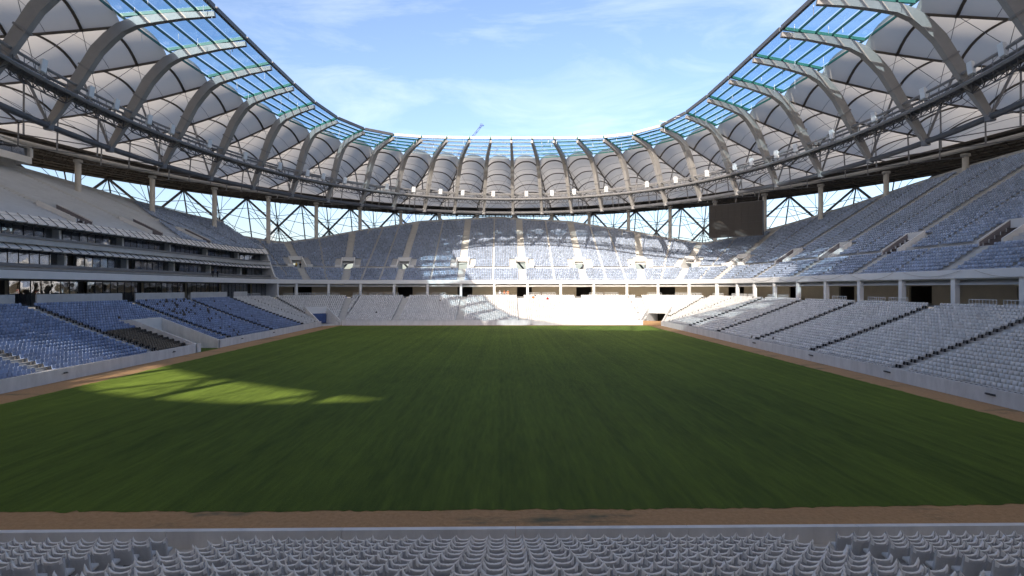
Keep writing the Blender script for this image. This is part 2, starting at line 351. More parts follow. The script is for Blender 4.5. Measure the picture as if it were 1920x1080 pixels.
# ------------------------------------------------------------------ terraces
def terrace(seg, rows, dfun, zfun, hole, step, nmax=None, u0=None, u1=None, back=None):
    b = MB(); us = samples(seg, step, u0, u1)
    for a, c in zip(us[:-1], us[1:]):
        um = (a+c)/2; top = rows if nmax is None else min(rows, int(math.ceil(nmax(um))))
        for r in range(top):
            d0, d1, z = dfun(r), dfun(r+1), zfun(r); zp = zfun(r-1) if r else z-.6
            if hole(P(seg, um, (d0+d1)/2)): continue
            A, B, C_, D_ = P(seg, a, d0, z), P(seg, c, d0, z), P(seg, c, d1, z), P(seg, a, d1, z)
            b.poly([A, D_, C_, B]); b.poly([P(seg, a, d0, zp), A, B, P(seg, c, d0, zp)])
    return b
def stairs(seg, u, hw, rows, dfun, zfun, hole):
    b = MB(); f = Frame(seg, u)
    for r in rows:
        d0, z = dfun(r), zfun(r); rise = zfun(r+1)-z
        if hole(f(0, d0+.4, 0)): continue
        b.box(f(0, d0+.6, z+rise/4+.004), f.t*hw, f.n*.2, Vector((0, 0, rise/4)))
        b.box(f(0, d0+.2, z+.006), f.t*hw, f.n*.195, Vector((0, 0, .006)))
    return b
LOWER, UPPER = {}, {}
for s in SEGS:
    lo = thing('lower_stand', 'lower tier of stepped seating ' + LBL[s].replace('with only white seats above', 'facing the glazed boxes').replace('behind the far goal line', 'behind the far goal, rows of white seats'), 'grandstand', P(s, sum(SPAN[s])/2, 0)); LOWER[s] = lo
    terrace(s, NLOW, lowd, lowz, hole_l, .9).build('terrace', 'concrete', lo)
    # apron between wall and first row
    b = MB(); us = samples(s, .9)
    for a, c in zip(us[:-1], us[1:]):
        if hole_l(P(s, (a+c)/2, .5)): b.build('apron', 'concrete', lo); b = MB(); continue
        b.poly([P(s, a, .2, .66), P(s, a, .97, .66), P(s, c, .97, .66), P(s, c, .2, .66)])
    b.build('apron', 'concrete', lo)
    for u, hw in A_LOW[s]: stairs(s, u, hw, range(NLOW-1), lowd, lowz, hole_l).build('aisle_stair', 'stair', lo)
    # parapet behind last row, concourse floor, back wall
    b = MB(); c_ = MB(); dB = lowd(NLOW); zt = lowz(NLOW-1); pz = 8.55 if s == 'left' else 7.42
    us = samples(s, 1.1)
    for a, c in zip(us[:-1], us[1:]):
        um = (a+c)/2; k = R(1)*(R0+dB) if s in CORN else 1
        c_.poly([P(s, a, dB, 6.85), P(s, a, 36, 6.85), P(s, c, 36, 6.85), P(s, c, dB, 6.85)])
        if any(abs(um-u)*k < hw+.7 for u, hw in A_LOW[s]) or (s == 'near' and abs(P(s, um, 0).x) < 6):
            b.build('back_parapet', 'concrete', lo); b = MB(); continue
        b.prism([P(s, a, dB, zt-.2), P(s, a, dB+.2, zt-.2), P(s, a, dB+.2, pz), P(s, a, dB, pz)], [P(s, c, dB, zt-.2), P(s, c, dB+.2, zt-.2), P(s, c, dB+.2, pz), P(s, c, dB, pz)])
    b.build('back_parapet', 'concrete', lo); c_.build('concourse_floor', 'concrete', lo)

for s in SEGS:
    lbl = {'far': 'behind the far goal, pale blue seats under a humped rim', 'cFR': 'curving behind the scoreboard corner', 'right': 'with blue seats over the open concourse', 'cNR': 'curving round the near right corner',
           'near': 'over the camera end', 'cNL': 'curving round the near left corner', 'left': 'of bare concrete steps above the glazed boxes', 'cFL': 'curving from the glazed boxes to the far end'}[s]
    up = thing('upper_stand', 'upper tier of stepped seating ' + lbl, 'grandstand', P(s, sum(SPAN[s])/2, 18)); UPPER[s] = up
    parts = [(None, None, isL(s, sum(SPAN[s])/2))] if s != 'cFL' else [(270, 300, True), (300, 360, False)]
    for u0, u1, Lp in parts:
        D = lambda r, Lp=Lp: upd(r, Lp)
        Z = lambda r, Lp=Lp: upz(r, Lp)
        terrace(s, 60, D, Z, lambda p, Lp=Lp: hole_u(p, Lp), 1.1, lambda u, Lp=Lp: uprows(s, u, Lp), u0, u1).build('terrace', 'concrete_bare' if Lp else 'concrete', up)
        # rim wall on the back edge
        b = MB(); us = samples(s, 1.1, u0, u1)
        for a, c in zip(us[:-1], us[1:]):
            q = []
            for u in (a, c):
                n = uprows(s, u, Lp); d, z = D(n), Z(n); q.append([P(s, u, d+.3, z-1.6), P(s, u, d+.55, z-1.6), P(s, u, d+.55, z+.75), P(s, u, d+.3, z+.75)])
            b.prism(q[0], q[1])
        b.build('rim_wall', 'concrete', up)
        b = MB()   # underside of the tier, closes it from behind
        for a, c in zip(us[:-1], us[1:]):
            um = (a+c)/2
            for j in range(12):
                f0, f1 = j/12, (j+1)/12; q = []
                n0, n1 = uprows(s, a, Lp), uprows(s, c, Lp)
                if hole_u(P(s, um, D(n0*(f0+f1)/2)), Lp, .5): continue
                b.poly([P(s, a, D(n0*f0), Z(n0*f0)-1.25), P(s, c, D(n1*f0), Z(n1*f0)-1.25), P(s, c, D(n1*f1), Z(n1*f1)-1.25), P(s, a, D(n0*f1), Z(n0*f1)-1.25)])
        b.build('raker_slab', 'concrete', up)
    for u, hw in A_UP[s]:
        Lp = isL(s, u); n = int(uprows(s, u, Lp)); a, b_ = prows(Lp)
        D = lambda r, Lp=Lp: upd(r, Lp)
        Z = lambda r, Lp=Lp: upz(r, Lp)
        stairs(s, u, hw, range(b_, n-1), D, Z, lambda p: False).build('aisle_stair', 'stair', up)
        stairs(s, u, .65, range(0, a-1), D, Z, lambda p: False).build('aisle_stair', 'stair', up)
    # fascia beam, segmented
    us = samples(s, 9.0)
    for a, c in zip(us[:-1], us[1:]):
        sub = [a+(c-a)*i/6 for i in range(7)] if s in CORN else [a, c]; b = MB()
        for p, q in zip(sub[:-1], sub[1:]):
            Lq = lambda u: [P(s, u, UD0-.1, 10.63), P(s, u, UD0+.4, 10.63), P(s, u, UD0+.4, 11.7), P(s, u, UD0-.1, 11.7)]
            b.prism(Lq(p), Lq(q))
        b.build('fascia_beam', 'white', up)
    # concourse ceiling
    b = MB(); us = samples(s, 2.2)
    for a, c in zip(us[:-1], us[1:]): b.poly([P(s, a, UD0+.4, 10.66), P(s, c, UD0+.4, 10.66), P(s, c, 34, 10.66), P(s, a, 34, 10.66)])
    b.build('concourse_ceiling', 'white', up)
# portal boxes
for f, Lp in FU:
    a, b_ = prows(Lp); up = UPPER[f.seg]; D = lambda r: upd(r, Lp); Z = lambda r: upz(r, Lp)
    zf = Z(a-1)+.01; d0, d1 = D(a), D(b_); zl = zf+2.5; back = 5.0 if f.seg in ('far', 'cFR', 'cFL') else 10.0
    for sg in (-1, 1):
        b = MB(); c0, c1 = sg*1.7, sg*1.98
        side = lambda c: [f(c, d0-.5, zf-.3), f(c, d1+back, zf-.3), f(c, d1+back, zl+.2), f(c, d1+.3, zl+.2), f(c, d1, Z(b_)+.75), f(c, d0-.5, Z(a-1)+.8)]
        b.prism(side(c0), side(c1)); dk = f.seg not in ('far', 'cFR', 'cFL') or Lp; pw_ = b.build('portal_wall', 'concrete_bare' if dk else 'white', up)
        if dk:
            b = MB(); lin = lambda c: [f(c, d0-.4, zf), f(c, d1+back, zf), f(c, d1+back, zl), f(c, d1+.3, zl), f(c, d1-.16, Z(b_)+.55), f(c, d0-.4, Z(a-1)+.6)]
            b.prism(lin(sg*1.69), lin(sg*1.64)); b.build('shade_lining', 'portal', pw_)  # dark inner lining added to give the opening its shade
        if f.seg in ('far', 'cFR', 'cFL') and not Lp:
            # landing beside the opening, clear of seats
            b = MB(); b.box(f(sg*2.75, (d0+D(a+2))/2-.4, Z(a)+.35), f.t*.75, f.n*1.15, Vector((0, 0, .36))); b.build('portal_stair', 'white', up)
    b = MB(); b.prism([f(-1.7, d1-.15, zl), f(-1.7, d1+.25, zl), f(-1.7, d1+.25, Z(b_)+.7), f(-1.7, d1-.15, Z(b_)+.7)], [f(1.7, d1-.15, zl), f(1.7, d1+.25, zl), f(1.7, d1+.25, Z(b_)+.7), f(1.7, d1-.15, Z(b_)+.7)])
    b.build('portal_lintel', 'white' if not Lp else 'concrete_bare', up)
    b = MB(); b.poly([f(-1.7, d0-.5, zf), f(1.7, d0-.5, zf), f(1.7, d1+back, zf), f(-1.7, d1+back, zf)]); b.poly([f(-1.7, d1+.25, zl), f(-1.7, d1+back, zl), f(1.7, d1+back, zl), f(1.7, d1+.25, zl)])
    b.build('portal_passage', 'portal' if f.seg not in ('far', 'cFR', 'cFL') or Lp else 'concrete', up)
# lower tunnels
for f, w_, dd in FL_:
    lo = LOWER[f.seg]; zt = lowz(int(dd/.8))+1.0
    for sg in (-1, 1):
        b = MB(); c0, c1 = sg*w_, sg*(w_+.25)
        b.prism(*[[f(c, .0, -.3), f(c, dd+9, -.3), f(c, dd+9, zt-.3), f(c, dd+.2, zt), f(c, 0, 1.27)] for c in (c0, c1)])
        b.build('tunnel_wall', 'wallwhite', lo)
    b = MB(); b.box(f(0, dd+.1, (zt+2.7)/2), f.t*w_, f.n*.2, Vector((0, 0, (zt-2.7)/2+.01))); b.build('tunnel_lintel', 'white', lo)
    b = MB(); b.poly([f(-w_, dd, 2.75), f(-w_, dd+9, 2.75), f(w_, dd+9, 2.75), f(w_, dd, 2.75)]); b.build('tunnel_ceiling', 'concrete', lo)
    b = MB(); b.poly([f(-w_, -.3, -.005), f(w_, -.3, -.005), f(w_, dd+9, -.005), f(-w_, dd+9, -.005)]); b.build('tunnel_floor', 'concrete' if f.seg != 'left' else 'grass', lo)
    b = MB(); b.box(f(0, dd+8.9, 1.3), f.t*w_, f.n*.1, Vector((0, 0, 1.6))); b.build('tunnel_end_shade', 'dark', lo)  # dark panel painted as the unlit tunnel end
    if f.seg == 'cFL':
        o = MB(); n = 12; rows_ = [(0, 0), (.35, .05), (.8, -.04), (1, .03)]
        for i in range(n):
            for (v0, o0), (v1, o1) in zip(rows_[:-1], rows_[1:]):
                q = lambda i, v, of: f(-w_+.1+(2*w_-.2)*i/n, dd-.15+of*math.sin(i*1.9+v*3)*2, .25+2.5*v)
                o.poly([q(i, v0, o0), q(i+1, v0, o0), q(i+1, v1, o1), q(i, v1, o1)])
        tag(o.build('tarpaulin', 'bluedoor', smooth=True), 'blue tarpaulin hung across the corner tunnel mouth', 'tarpaulin')
    if f.seg == 'cFR':
        b = MB(); b.box(f(0, -.3, .55), f.t*2.5, f.n*.05, Vector((0, 0, .55)))
        for k in range(6): b.box(f(-2.3+.92*k, -.37, .6), f.t*.05, f.n*.03, Vector((0, 0, .6)))
        tag(b.build('plywood_barrier', 'wood'), 'brown plywood barrier across the corner tunnel under the scoreboard', 'barrier')

# concourse back wall, columns (far, right and their corners), guard rails
for s in SEGS:
    if s == 'left': continue
    up = UPPER[s]; us = samples(s, 4.6 if s not in CORN else 5.5)
    if s == 'cFL': us = [u for u in us if u >= 298]
    for i, (a, c) in enumerate(zip(us[:-1], us[1:])):
        if i % 4 == 2:      # doorway: lintel only
            b = MB(); L2 = lambda u: [P(s, u, 26.5, 9.7), P(s, u, 26.8, 9.7), P(s, u, 26.8, 10.65), P(s, u, 26.5, 10.65)]
            b.prism(L2(a), L2(c)); b.build('door_lintel', 'beige', up)
            continue
        b = MB(); L2 = lambda u: [P(s, u, 26.5, 6.85), P(s, u, 26.8, 6.85), P(s, u, 26.8, 10.65), P(s, u, 26.5, 10.65)]
        b.prism(L2(a), L2(c)); b.build('concourse_wall', 'beige', up)
    b = MB(); uu = samples(s, 2.5)
    for a, c in zip(uu[:-1], uu[1:]): b.prism([P(s, a, 33, 6.8), P(s, a, 33.2, 6.8), P(s, a, 33.2, 10.7), P(s, a, 33, 10.7)], [P(s, c, 33, 6.8), P(s, c, 33.2, 6.8), P(s, c, 33.2, 10.7), P(s, c, 33, 10.7)])
    b.build('corridor_wall', 'brown', up)
    for u in samples(s, 9.0 if s not in CORN else 11)[:-1]:
        p = P(s, u, UD0+.3)
        if s == 'near' and abs(p.x) < 9: continue
        if s == 'cFL' and u < 300: continue
        f = Frame(s, u); b = MB(); b.box(f(0, UD0+.45, 8.74), f.t*.33, f.n*.33, Vector((0, 0, 1.9))); b.build('concourse_column', 'white', up)
rail_n = 0
for s in ('far', 'cFR', 'right', 'cFL'):
    dB = lowd(NLOW)+.1
    for i, u in enumerate(samples(s, 4.6 if s not in CORN else 5.5)[:-1]):
        if i % 5 == 3: continue
        f = Frame(s, u); k = R(1)*(R0+dB) if s in CORN else 1
        if any(abs(u-ua)*k < 3.2 for ua, _ in A_LOW[s]): continue
        b = MB(); Lh = 1.9
        b.beam(f(-Lh, dB, 8.0), f(Lh, dB, 8.0), .09, .07); b.beam(f(-Lh, dB, 7.5), f(Lh, dB, 7.5), .07, .06)
        for j in range(9): b.beam(f(-Lh+.475*j, dB, 7.40), f(-Lh+.475*j, dB, 8.0), .05)
        tag(b.build('guard_rail', 'lampbox'), {'far': 'pale guard rail on the parapet above the far white seats', 'right': 'pale guard rail on the parapet above the white side seats', 'cFR': 'pale guard rail above the white corner seats by the scoreboard', 'cFL': 'pale guard rail above the corner with the blue tarpaulin'}[s], 'railing', 'guard rails ' + s.replace('cFR', 'scoreboard corner').replace('cFL', 'tarpaulin corner').replace('far', 'far end').replace('right', 'right side'))

# ------------------------------------------------------------------ glazed boxes on the left
box = thing('hospitality_boxes', 'two glazed storeys of hospitality boxes with sloping white awnings', 'building', P('left', 0, 22))
def left_path(step, d):
    out = [('left', u) for u in samples('left', step, -SB, SB)[:-1]]
    n = int(R(30)*(R0+d)/step)+1; return out+[('cFL', 270+30*i/n) for i in range(n+1)]
def strip(pp, prof, name, m, parent):      # extrude a closed profile [(d,z)..] along the path
    b = MB()
    for a, c in zip(pp[:-1], pp[1:]): b.prism([P(*a, d, z) for d, z in prof], [P(*c, d, z) for d, z in prof])
    return b.build(name, m, parent)
pp9 = left_path(9.0, 22)
for i in range(len(pp9)-1):
    seg2 = [pp9[i], pp9[i+1]]
    if seg2[0][0] == 'cFL' or seg2[1][0] == 'cFL':
        sub = [('cFL', 270+ (30)*(j/10)) for j in range(11)] if seg2[0][0] == 'left' else None
pl = left_path(1.75, 24)
strip(pl, [(20.8, 11.9), (30, 11.9), (30, 12.3), (20.8, 12.3)], 'floor_slab', 'concrete', box)
strip(pl, [(20.9, 15.5), (30, 15.5), (30, 16.25), (20.9, 16.25)], 'floor_slab', 'concrete', box)
strip(pl, [(22.2, 19.0), (30, 19.0), (30, 19.35), (22.2, 19.35)], 'floor_slab', 'concrete', box)
strip(pl, [(29.6, 6.9), (30, 6.9), (30, 19.0), (29.6, 19.0)], 'rear_wall', 'beige', box)
strip(pl, [(18.4, 11.5), (20.9, 11.5), (20.9, 11.75), (18.4, 11.75)], 'balcony_deck', 'brown', box)
for lev, (z0, z1, dg) in enumerate([(12.31, 14.75, 24.0), (16.26, 18.6, 24.8), (6.86, 10.4, 22.3)]):
    strip(pl, [(dg-.05, z1), (dg+.15, z1), (dg+.15, z1+(.75 if lev < 2 else .25)), (dg-.05, z1+(.75 if lev < 2 else .25))], 'glazing_head', 'steel_dark', box)
    for i, (a, c) in enumerate(zip(pl[:-1], pl[1:])):
        pa, pc = P(*a, dg), P(*c, dg); t = (pc-pa).normalized(); n = nrm(*a); ln = (pc-pa).length
        mid = (pa+pc)/2+Vector((0, 0, (z0+z1)/2)); door = (i % 8 == 5)
        if door and lev != 1:
            b = MB(); b.box(mid+n*.5, t*ln/2, n*.03, Vector((0, 0, (z1-z0)/2))); b.build('doorway_shade', 'dark', box)  # dark panel in place of the unlit interior
        else:
            b = MB(); tl = rng.normal(0, .012); b.box(mid, (t+n*tl)*(ln/2-.035), n*.012, Vector((0, 0, (z1-z0)/2-.04))+n*rng.normal(0, .008)); b.build('window_pane', 'boxglass', box)
        b = MB(); wide = (i % 8 == 4 and lev < 2)
        b.box(Vector((pa.x, pa.y, (z0+z1)/2))-n*(.02 if not wide else .5), t*(.035 if not wide else .22), n*(.05 if not wide else .55), Vector((0, 0, (z1-z0)/2)))
        wide = wide and lev < 2
        b.build('mullion' if not wide else 'box_partition', 'steel_dark' if not wide else 'white', box)
        if lev == 2 and i % 7 != 3:
            b = MB(); b.box(mid+n*.6, t*ln*.49, n*.04, Vector((0, 0, 1.72))); b.build('curtain', 'beige', box)
        elif lev < 2 and i % 8 == 7:
            b = MB(); b.box(mid+n*2.6, t*.07, n*2.4, Vector((0, 0, 1.2))); b.build('cross_wall', 'white', box)
for (d0, z0, d1, z1) in [(20.6, 14.72, 22.4, 16.0), (21.3, 18.5, 22.75, 19.75)]:
    for a, c in zip(pl[:-1], pl[1:]):
        b = MB(); sh = .012
        m0, m1 = ((a[0], a[1]+(c[1]-a[1])*sh), (a[0], a[1]+(c[1]-a[1])*(1-sh))) if a[0] == c[0] else (a, c)
        b.prism([P(*m0, d0, z0), P(*m0, d1, z1), P(*m0, d1+.1, z1-.12), P(*m0, d0+.1, z0-.12)], [P(*m1, d0, z0), P(*m1, d1, z1), P(*m1, d1+.1, z1-.12), P(*m1, d0+.1, z0-.12)])
        b.build('awning_panel', 'white', box)
        b = MB(); b.tube([P(*a, d1-.08, z1+.06), P(*a, d0-.1, z0+.05), P(*a, d0+.5, z0-.42), P(*a, 24.0, z0+.1)], .045, 5)
        b.tube([P(*a, d0+.5, z0-.42), P(*c, d0-.1, z0+.02)], .035, 4); b.build('awning_bracket', 'steel_dark', box)
strip(pl, [(20.5, 12.3), (20.62, 12.3), (20.62, 12.75), (20.5, 12.75)], 'balcony_upstand', 'steel', box)
strip(pl, [(20.75, 16.25), (20.9, 16.25), (20.9, 16.6), (20.75, 16.6)], 'balcony_upstand', 'steel', box)
# raking end wall where the boxes meet the corner tier
f = Frame('cFL', 300); b = MB(); b.prism(*[[f(c, 17.9, 7), f(c, 46, 7), f(c, 46, 31.0), f(c, 40, 26.6), f(c, 30, 22.6), f(c, 23, 19.9), f(c, 21, 16), f(c, 19, 12.4), f(c, 17.9, 12)] for c in (-.0, .45)]); b.build('end_wall', 'concrete_bare', box)
# white press cabin on the left rim
cab = thing('press_cabin', 'white press cabin with square windows on the rim of the bare concrete tier', 'cabin', P('left', 0, 48))
f = Frame('left', 0); D1 = 47.6
for c0, c1 in [(-30, 30)]:
    for z0, z1 in [(33.6, 34.9), (36.6, 37.3)]:
        b = MB(); b.box(f(0, D1, (z0+z1)/2), f.t*30, f.n*.15, Vector((0, 0, (z1-z0)/2))); b.build('cabin_wall', 'white', cab)
    for k in range(9):
        b = MB(); b.box(f(-30+7.5*k, D1, 35.75), f.t*(.45 if 0 < k < 8 else .3), f.n*.14, Vector((0, 0, .85))); b.build('cabin_post', 'white', cab)
    for k in range(8):
        b = MB(); b.box(f(-26.25+7.5*k, D1+.5, 35.75), f.t*3.3, f.n*.02, Vector((0, 0, .85))); b.build('window_pane', 'boxglass', cab)
    b = MB(); b.box(f(0, D1+3, 35.3), f.t*30, f.n*.1, Vector((0, 0, 1.9))); b.build('cabin_wall', 'concrete', cab)
    b = MB(); b.box(f(0, D1+1.5, 37.35), f.t*30.3, f.n*2.0, Vector((0, 0, .08))); b.build('cabin_roof', 'white', cab)
    for sg in (-1, 1): b = MB(); b.box(f(sg*29.9, D1+1.6, 35.4), f.t*.1, f.n*1.5, Vector((0, 0, 1.85))); b.build('cabin_wall', 'white', cab)

# ------------------------------------------------------------------ roof
CX, NB = .8, 44
TS = [R(2.0)+2*math.pi*k/NB for k in range(NB)]
def ell(a, b_, t, z): return Vector((CX+a*math.sin(t), YC+b_*math.cos(t), z+EYE))
def foot(t): return ell(58.6, 79, t, 20.5+1.1*math.cos(t)**2)
def tip(t):
    dx, dy = 50*math.sin(t), 79*math.cos(t); k = (abs(dx/38.4)**4.7+abs(dy/55.)**4.7)**(-1/4.7)
    return Vector((CX+dx*k, YC+dy*k, EYE+35.8))
def col(t, e=0., z=27.4): return ell(96+e, 125+e, t, z)
def eo(t): return 9+12*math.sin(t)**2
def along(t, u, z): p = foot(t).lerp(tip(t), u); p.z = EYE+z; return p
def mastz(t, u):
    return np.interp(u, [0, .17, .287, .406, .525, .75, 1.0], [foot(t).z-EYE, 26.3, 30.3, 33.0, 34.2, 35.15, 35.7])
roof = thing('stadium_roof', 'cable roof ring of cream membranes, curved steel masts and clear inner glazing', 'roof', (CX, YC, 30))
def sweep(pts, wv, hs, name, m, parent):      # rectangular section in the radial plane, wv = tangential half width
    b = MB(); pts = [Vector(p) for p in pts]; Q = []
    for k, p in enumerate(pts):
        d = (pts[min(k+1, len(pts)-1)]-pts[max(k-1, 0)]).normalized(); x = d.cross(Vector((0, 0, 1))); x.normalize(); y = x.cross(d); w_ = wv[k]; h = hs[k]
        Q.append([p-x*w_-y*h, p+x*w_-y*h, p+x*w_+y*h, p-x*w_+y*h])
    i0 = 0
    for q in Q: b.v += [tuple(v) for v in q]
    for k in range(len(Q)-1):
        for j in range(4): b.f.append((4*k+j, 4*k+(j+1) % 4, 4*k+4+(j+1) % 4, 4*k+4+j)); b.mi.append(0)
    b.f += [(3, 2, 1, 0), tuple(4*(len(Q)-1)+j for j in range(4))]; b.mi += [0, 0]
    return b.build(name, m, parent)
AR = [.0, .10, .285, .47, .655, .84, 1.0]
def mem(t, v):   # valley line: knee ring (v=0) to column ring (v=1)
    a = along(t, .43, 33.6); b_ = col(t, 0, 29.6); p = a.lerp(b_, v); p.z -= 1.2*math.sin(math.pi*v); return p
VM = [i/20 for i in range(21)]
def mempt(t0, t1, v, u):
    A, B = mem(t0, v), mem(t1, v); p = A.lerp(B, u); s = (1-abs(2*u-1)**2.6)
    near = min(abs(v-a) for a in AR[1:]); k = 1-.20*min(1, near/.09)
    p.z += 2.5*k*s*(1.0-.15*v)*(1 if v < .84 else max(0., (1-v)/.16)**.7); return p
for k in range(NB):
    t0, t1 = TS[k], TS[(k+1) % NB]+(2*math.pi if k == NB-1 else 0)
    us = [0, .08, .17, .287, .36, .43, .525, .65, .8, 1.0]
    pts = [along(t0, u, mastz(t0, u)) for u in us]
    ms = sweep(pts, [.30, .36, .42, .46, .47, .46, .42, .36, .32, .26], [.35, .5, .62, .68, .68, .64, .58, .5, .42, .32], 'mast', 'mast', roof)
    b = MB(); p = foot(t0); b.tube([p+Vector((0, 0, -.5)), p+Vector((0, 0, .5))], .55, 8); b.build('foot_joint', 'steel', ms)
    q = along(t0, .22, mastz(t0, .22)); dd = (pts[4]-pts[2]).normalized(); b = MB(); b.beam(q-dd*.12, q+dd*.12, 1.12, 1.5); b.build('mast_collar', 'steel', ms)
    # prop from mast to the ring, posts up to the membrane nodes
    b = MB(); b.tube([foot(t0)+Vector((0, 0, .1)), mem(t0, .285)], .17, 6); b.build('inclined_strut', 'steel', roof)
    low = lambda v: foot(t0).lerp(col(t0, 0, 26.6), v)
    b = MB(); b.tube([low(0), low(1)], .075, 5); b.build('lower_cable', 'steel_dark', roof)
    for v in (.47, .655, .84):
        top = mem(t0, v); q = low(0); fr = (Vector((top.x, top.y, 0))-Vector((q.x, q.y, 0))).length/(Vector((low(1).x, low(1).y, 0))-Vector((q.x, q.y, 0))).length
        b = MB(); b.tube([top, low(max(0, min(1, fr)))], .13, 6); b.build('post', 'steel', roof)
    # thin cross cables
    b = MB(); tm = (t0+t1)/2
    for (p0, p1) in [(mem(t0, .1), foot(t1)), (mem(t1, .1), foot(t0)), (mem(t0, .47), foot(t1)), (mem(t1, .47), foot(t0))]: b.tube([p0, p1], .035, 4)
    b.build('bracing_cable', 'steel_dark', roof)
    # membrane
    b = MB(); nu = 12; base = 0
    for v in VM:
        for i in range(nu+1): b.v.append(tuple(mempt(t0, t1, v, i/nu)))
    for j in range(len(VM)-1):
        for i in range(nu): b.f.append((j*(nu+1)+i, j*(nu+1)+i+1, (j+1)*(nu+1)+i+1, (j+1)*(nu+1)+i)); b.mi.append(0)
    me = b.build('membrane_panel', 'fabric', roof, True)
    for a in AR[1:6]:
        b = MB(); b.tube([mempt(t0, t1, a, i/12)-Vector((0, 0, .14)) for i in range(13)], .21, 5); b.build('arch', 'brown', me, True)
    b = MB()
    for a in (.19, .375, .56, .75, .92): b.tube([mempt(t0, t1, a, i/12)-Vector((0, 0, .03)) for i in range(13)], .035, 4)
    b.build('seam_cables', 'brown', me)
    b = MB(); b.tube([mem(t0, v)-Vector((0, 0, .1)) for v in VM[::2]], .18, 5); b.build('valley_cable', 'brown', roof)
    # glazing
    gz = lambda t, u: along(t, u, np.interp(u, [.41, 1.0], [34.9, 36.6]))
    GU = [.42, .535, .65, .765, .88, .985]
    for j, u in enumerate(GU):
        b = MB(); b.beam(gz(t0, u), gz(t1, u), .18, .30); b.build('purlin', 'green' if (math.cos(t0) < .80 or math.sin(t0) > .15) else 'steel_light', roof)
        if j < 5:
            u2 = GU[j+1]; e = .01; z = Vector((0, 0, .22)); A, B, C_, D_ = gz(t0, u+e)+z, gz(t1, u+e)+z, gz(t1, u2-e)+z, gz(t0, u2-e)+z
            b = MB(); b.prism([A.lerp(B, .02), B.lerp(A, .02), C_.lerp(D_, .02), D_.lerp(C_, .02)], [x+Vector((0, 0, .03)) for x in (A.lerp(B, .02), B.lerp(A, .02), C_.lerp(D_, .02), D_.lerp(C_, .02))]); b.build('glass_pane', 'roofglass', roof)
    b = MB(); b.beam(gz(t0, .42), gz(t0, 1.0), .3, .42); b.build('glazing_beam', 'green', roof)
    b = MB(); b.beam(gz(t0, 1.0).lerp(gz(t1, 1.0), .03), gz(t1, 1.0).lerp(gz(t0, 1.0), .03), .35, .6); b.build('edge_beam', 'steel_light' if math.cos(t0) > .7 else 'steel_dark', roof)
    # hanging rods and small clamps of unfinished glazing
    b = MB()
    for j in range(5 if math.cos(t0) < .55 else 22):
        q = gz(t0, random.choice(GU)).lerp(gz(t1, random.choice(GU)), random.random()); b.tube([q, q+(Vector((0, 0, -random.uniform(.6, 1.6))) if j < 5 else Vector((random.uniform(-2.2, 2.2), random.uniform(-1.2, 1.2), random.uniform(-.3, .5))))], .045, 4)
    b.build('hanger_rods', 'lampbox', roof)
# ring tubes
b = MB(); b.tube([foot(R(i*2)) for i in range(180)], .42, 8, True); b.build('lower_ring_tube', 'steel_dark', roof, True)
b = MB(); b.tube([col(R(i*2), -1.0, 27.9) for i in range(180)], .45, 8, True); b.build('outer_ring_tube', 'steel_light', roof, True)
b = MB(); b.tube([col(R(i*2), 0, 29.6) for i in range(180)], .3, 6, True); b.build('outer_ring_tube', 'brown', roof, True)
for k in range(NB):
    t0 = TS[k]; n = 6; b = MB(); dt = 2*math.pi/NB
    for j in range(n):
        a, c = t0+dt*j/n, t0+dt*(j+1)/n; m_ = (a+c)/2
        b.tube([col(a, 4, 26.9), col(m_, 4, 29.0), col(c, 4, 26.9)], .11, 4); b.tube([col(a, 4, 26.9), col(c, 4, 26.9)], .16, 5); b.tube([col(a, 0, 27.6), col(m_, 4, 26.9)], .1, 4)
    b.build('ring_truss', 'brown', roof)
    b = MB()
    ev = lambda t, f_, z=0.0: col(t, eo(t)*f_, 29.75-1.1*f_+z)
    for j in range(4):
        a, c = t0+dt*j/4, t0+dt*(j+1)/4
        b.prism([ev(a, 0), ev(a, 1), ev(a, 1, .15), ev(a, 0, .15)], [ev(c, 0), ev(c, 1), ev(c, 1, .15), ev(c, 0, .15)])
        for f_ in (.12, .24, .36, .48, .60, .72, .84, .96): b.beam(ev(a, f_, -.14), ev(c, f_, -.14), .14, .26)
        b.tube([ev(a, 0, -1.6), ev(a, .33, -.2), ev(a, .66, -1.9), ev(a, 1, -.2)], .10, 4); b.tube([ev(a, 0, -1.6), ev(a, .66, -1.9)], .10, 4)
    b.build('eave_panel', 'brown', roof)
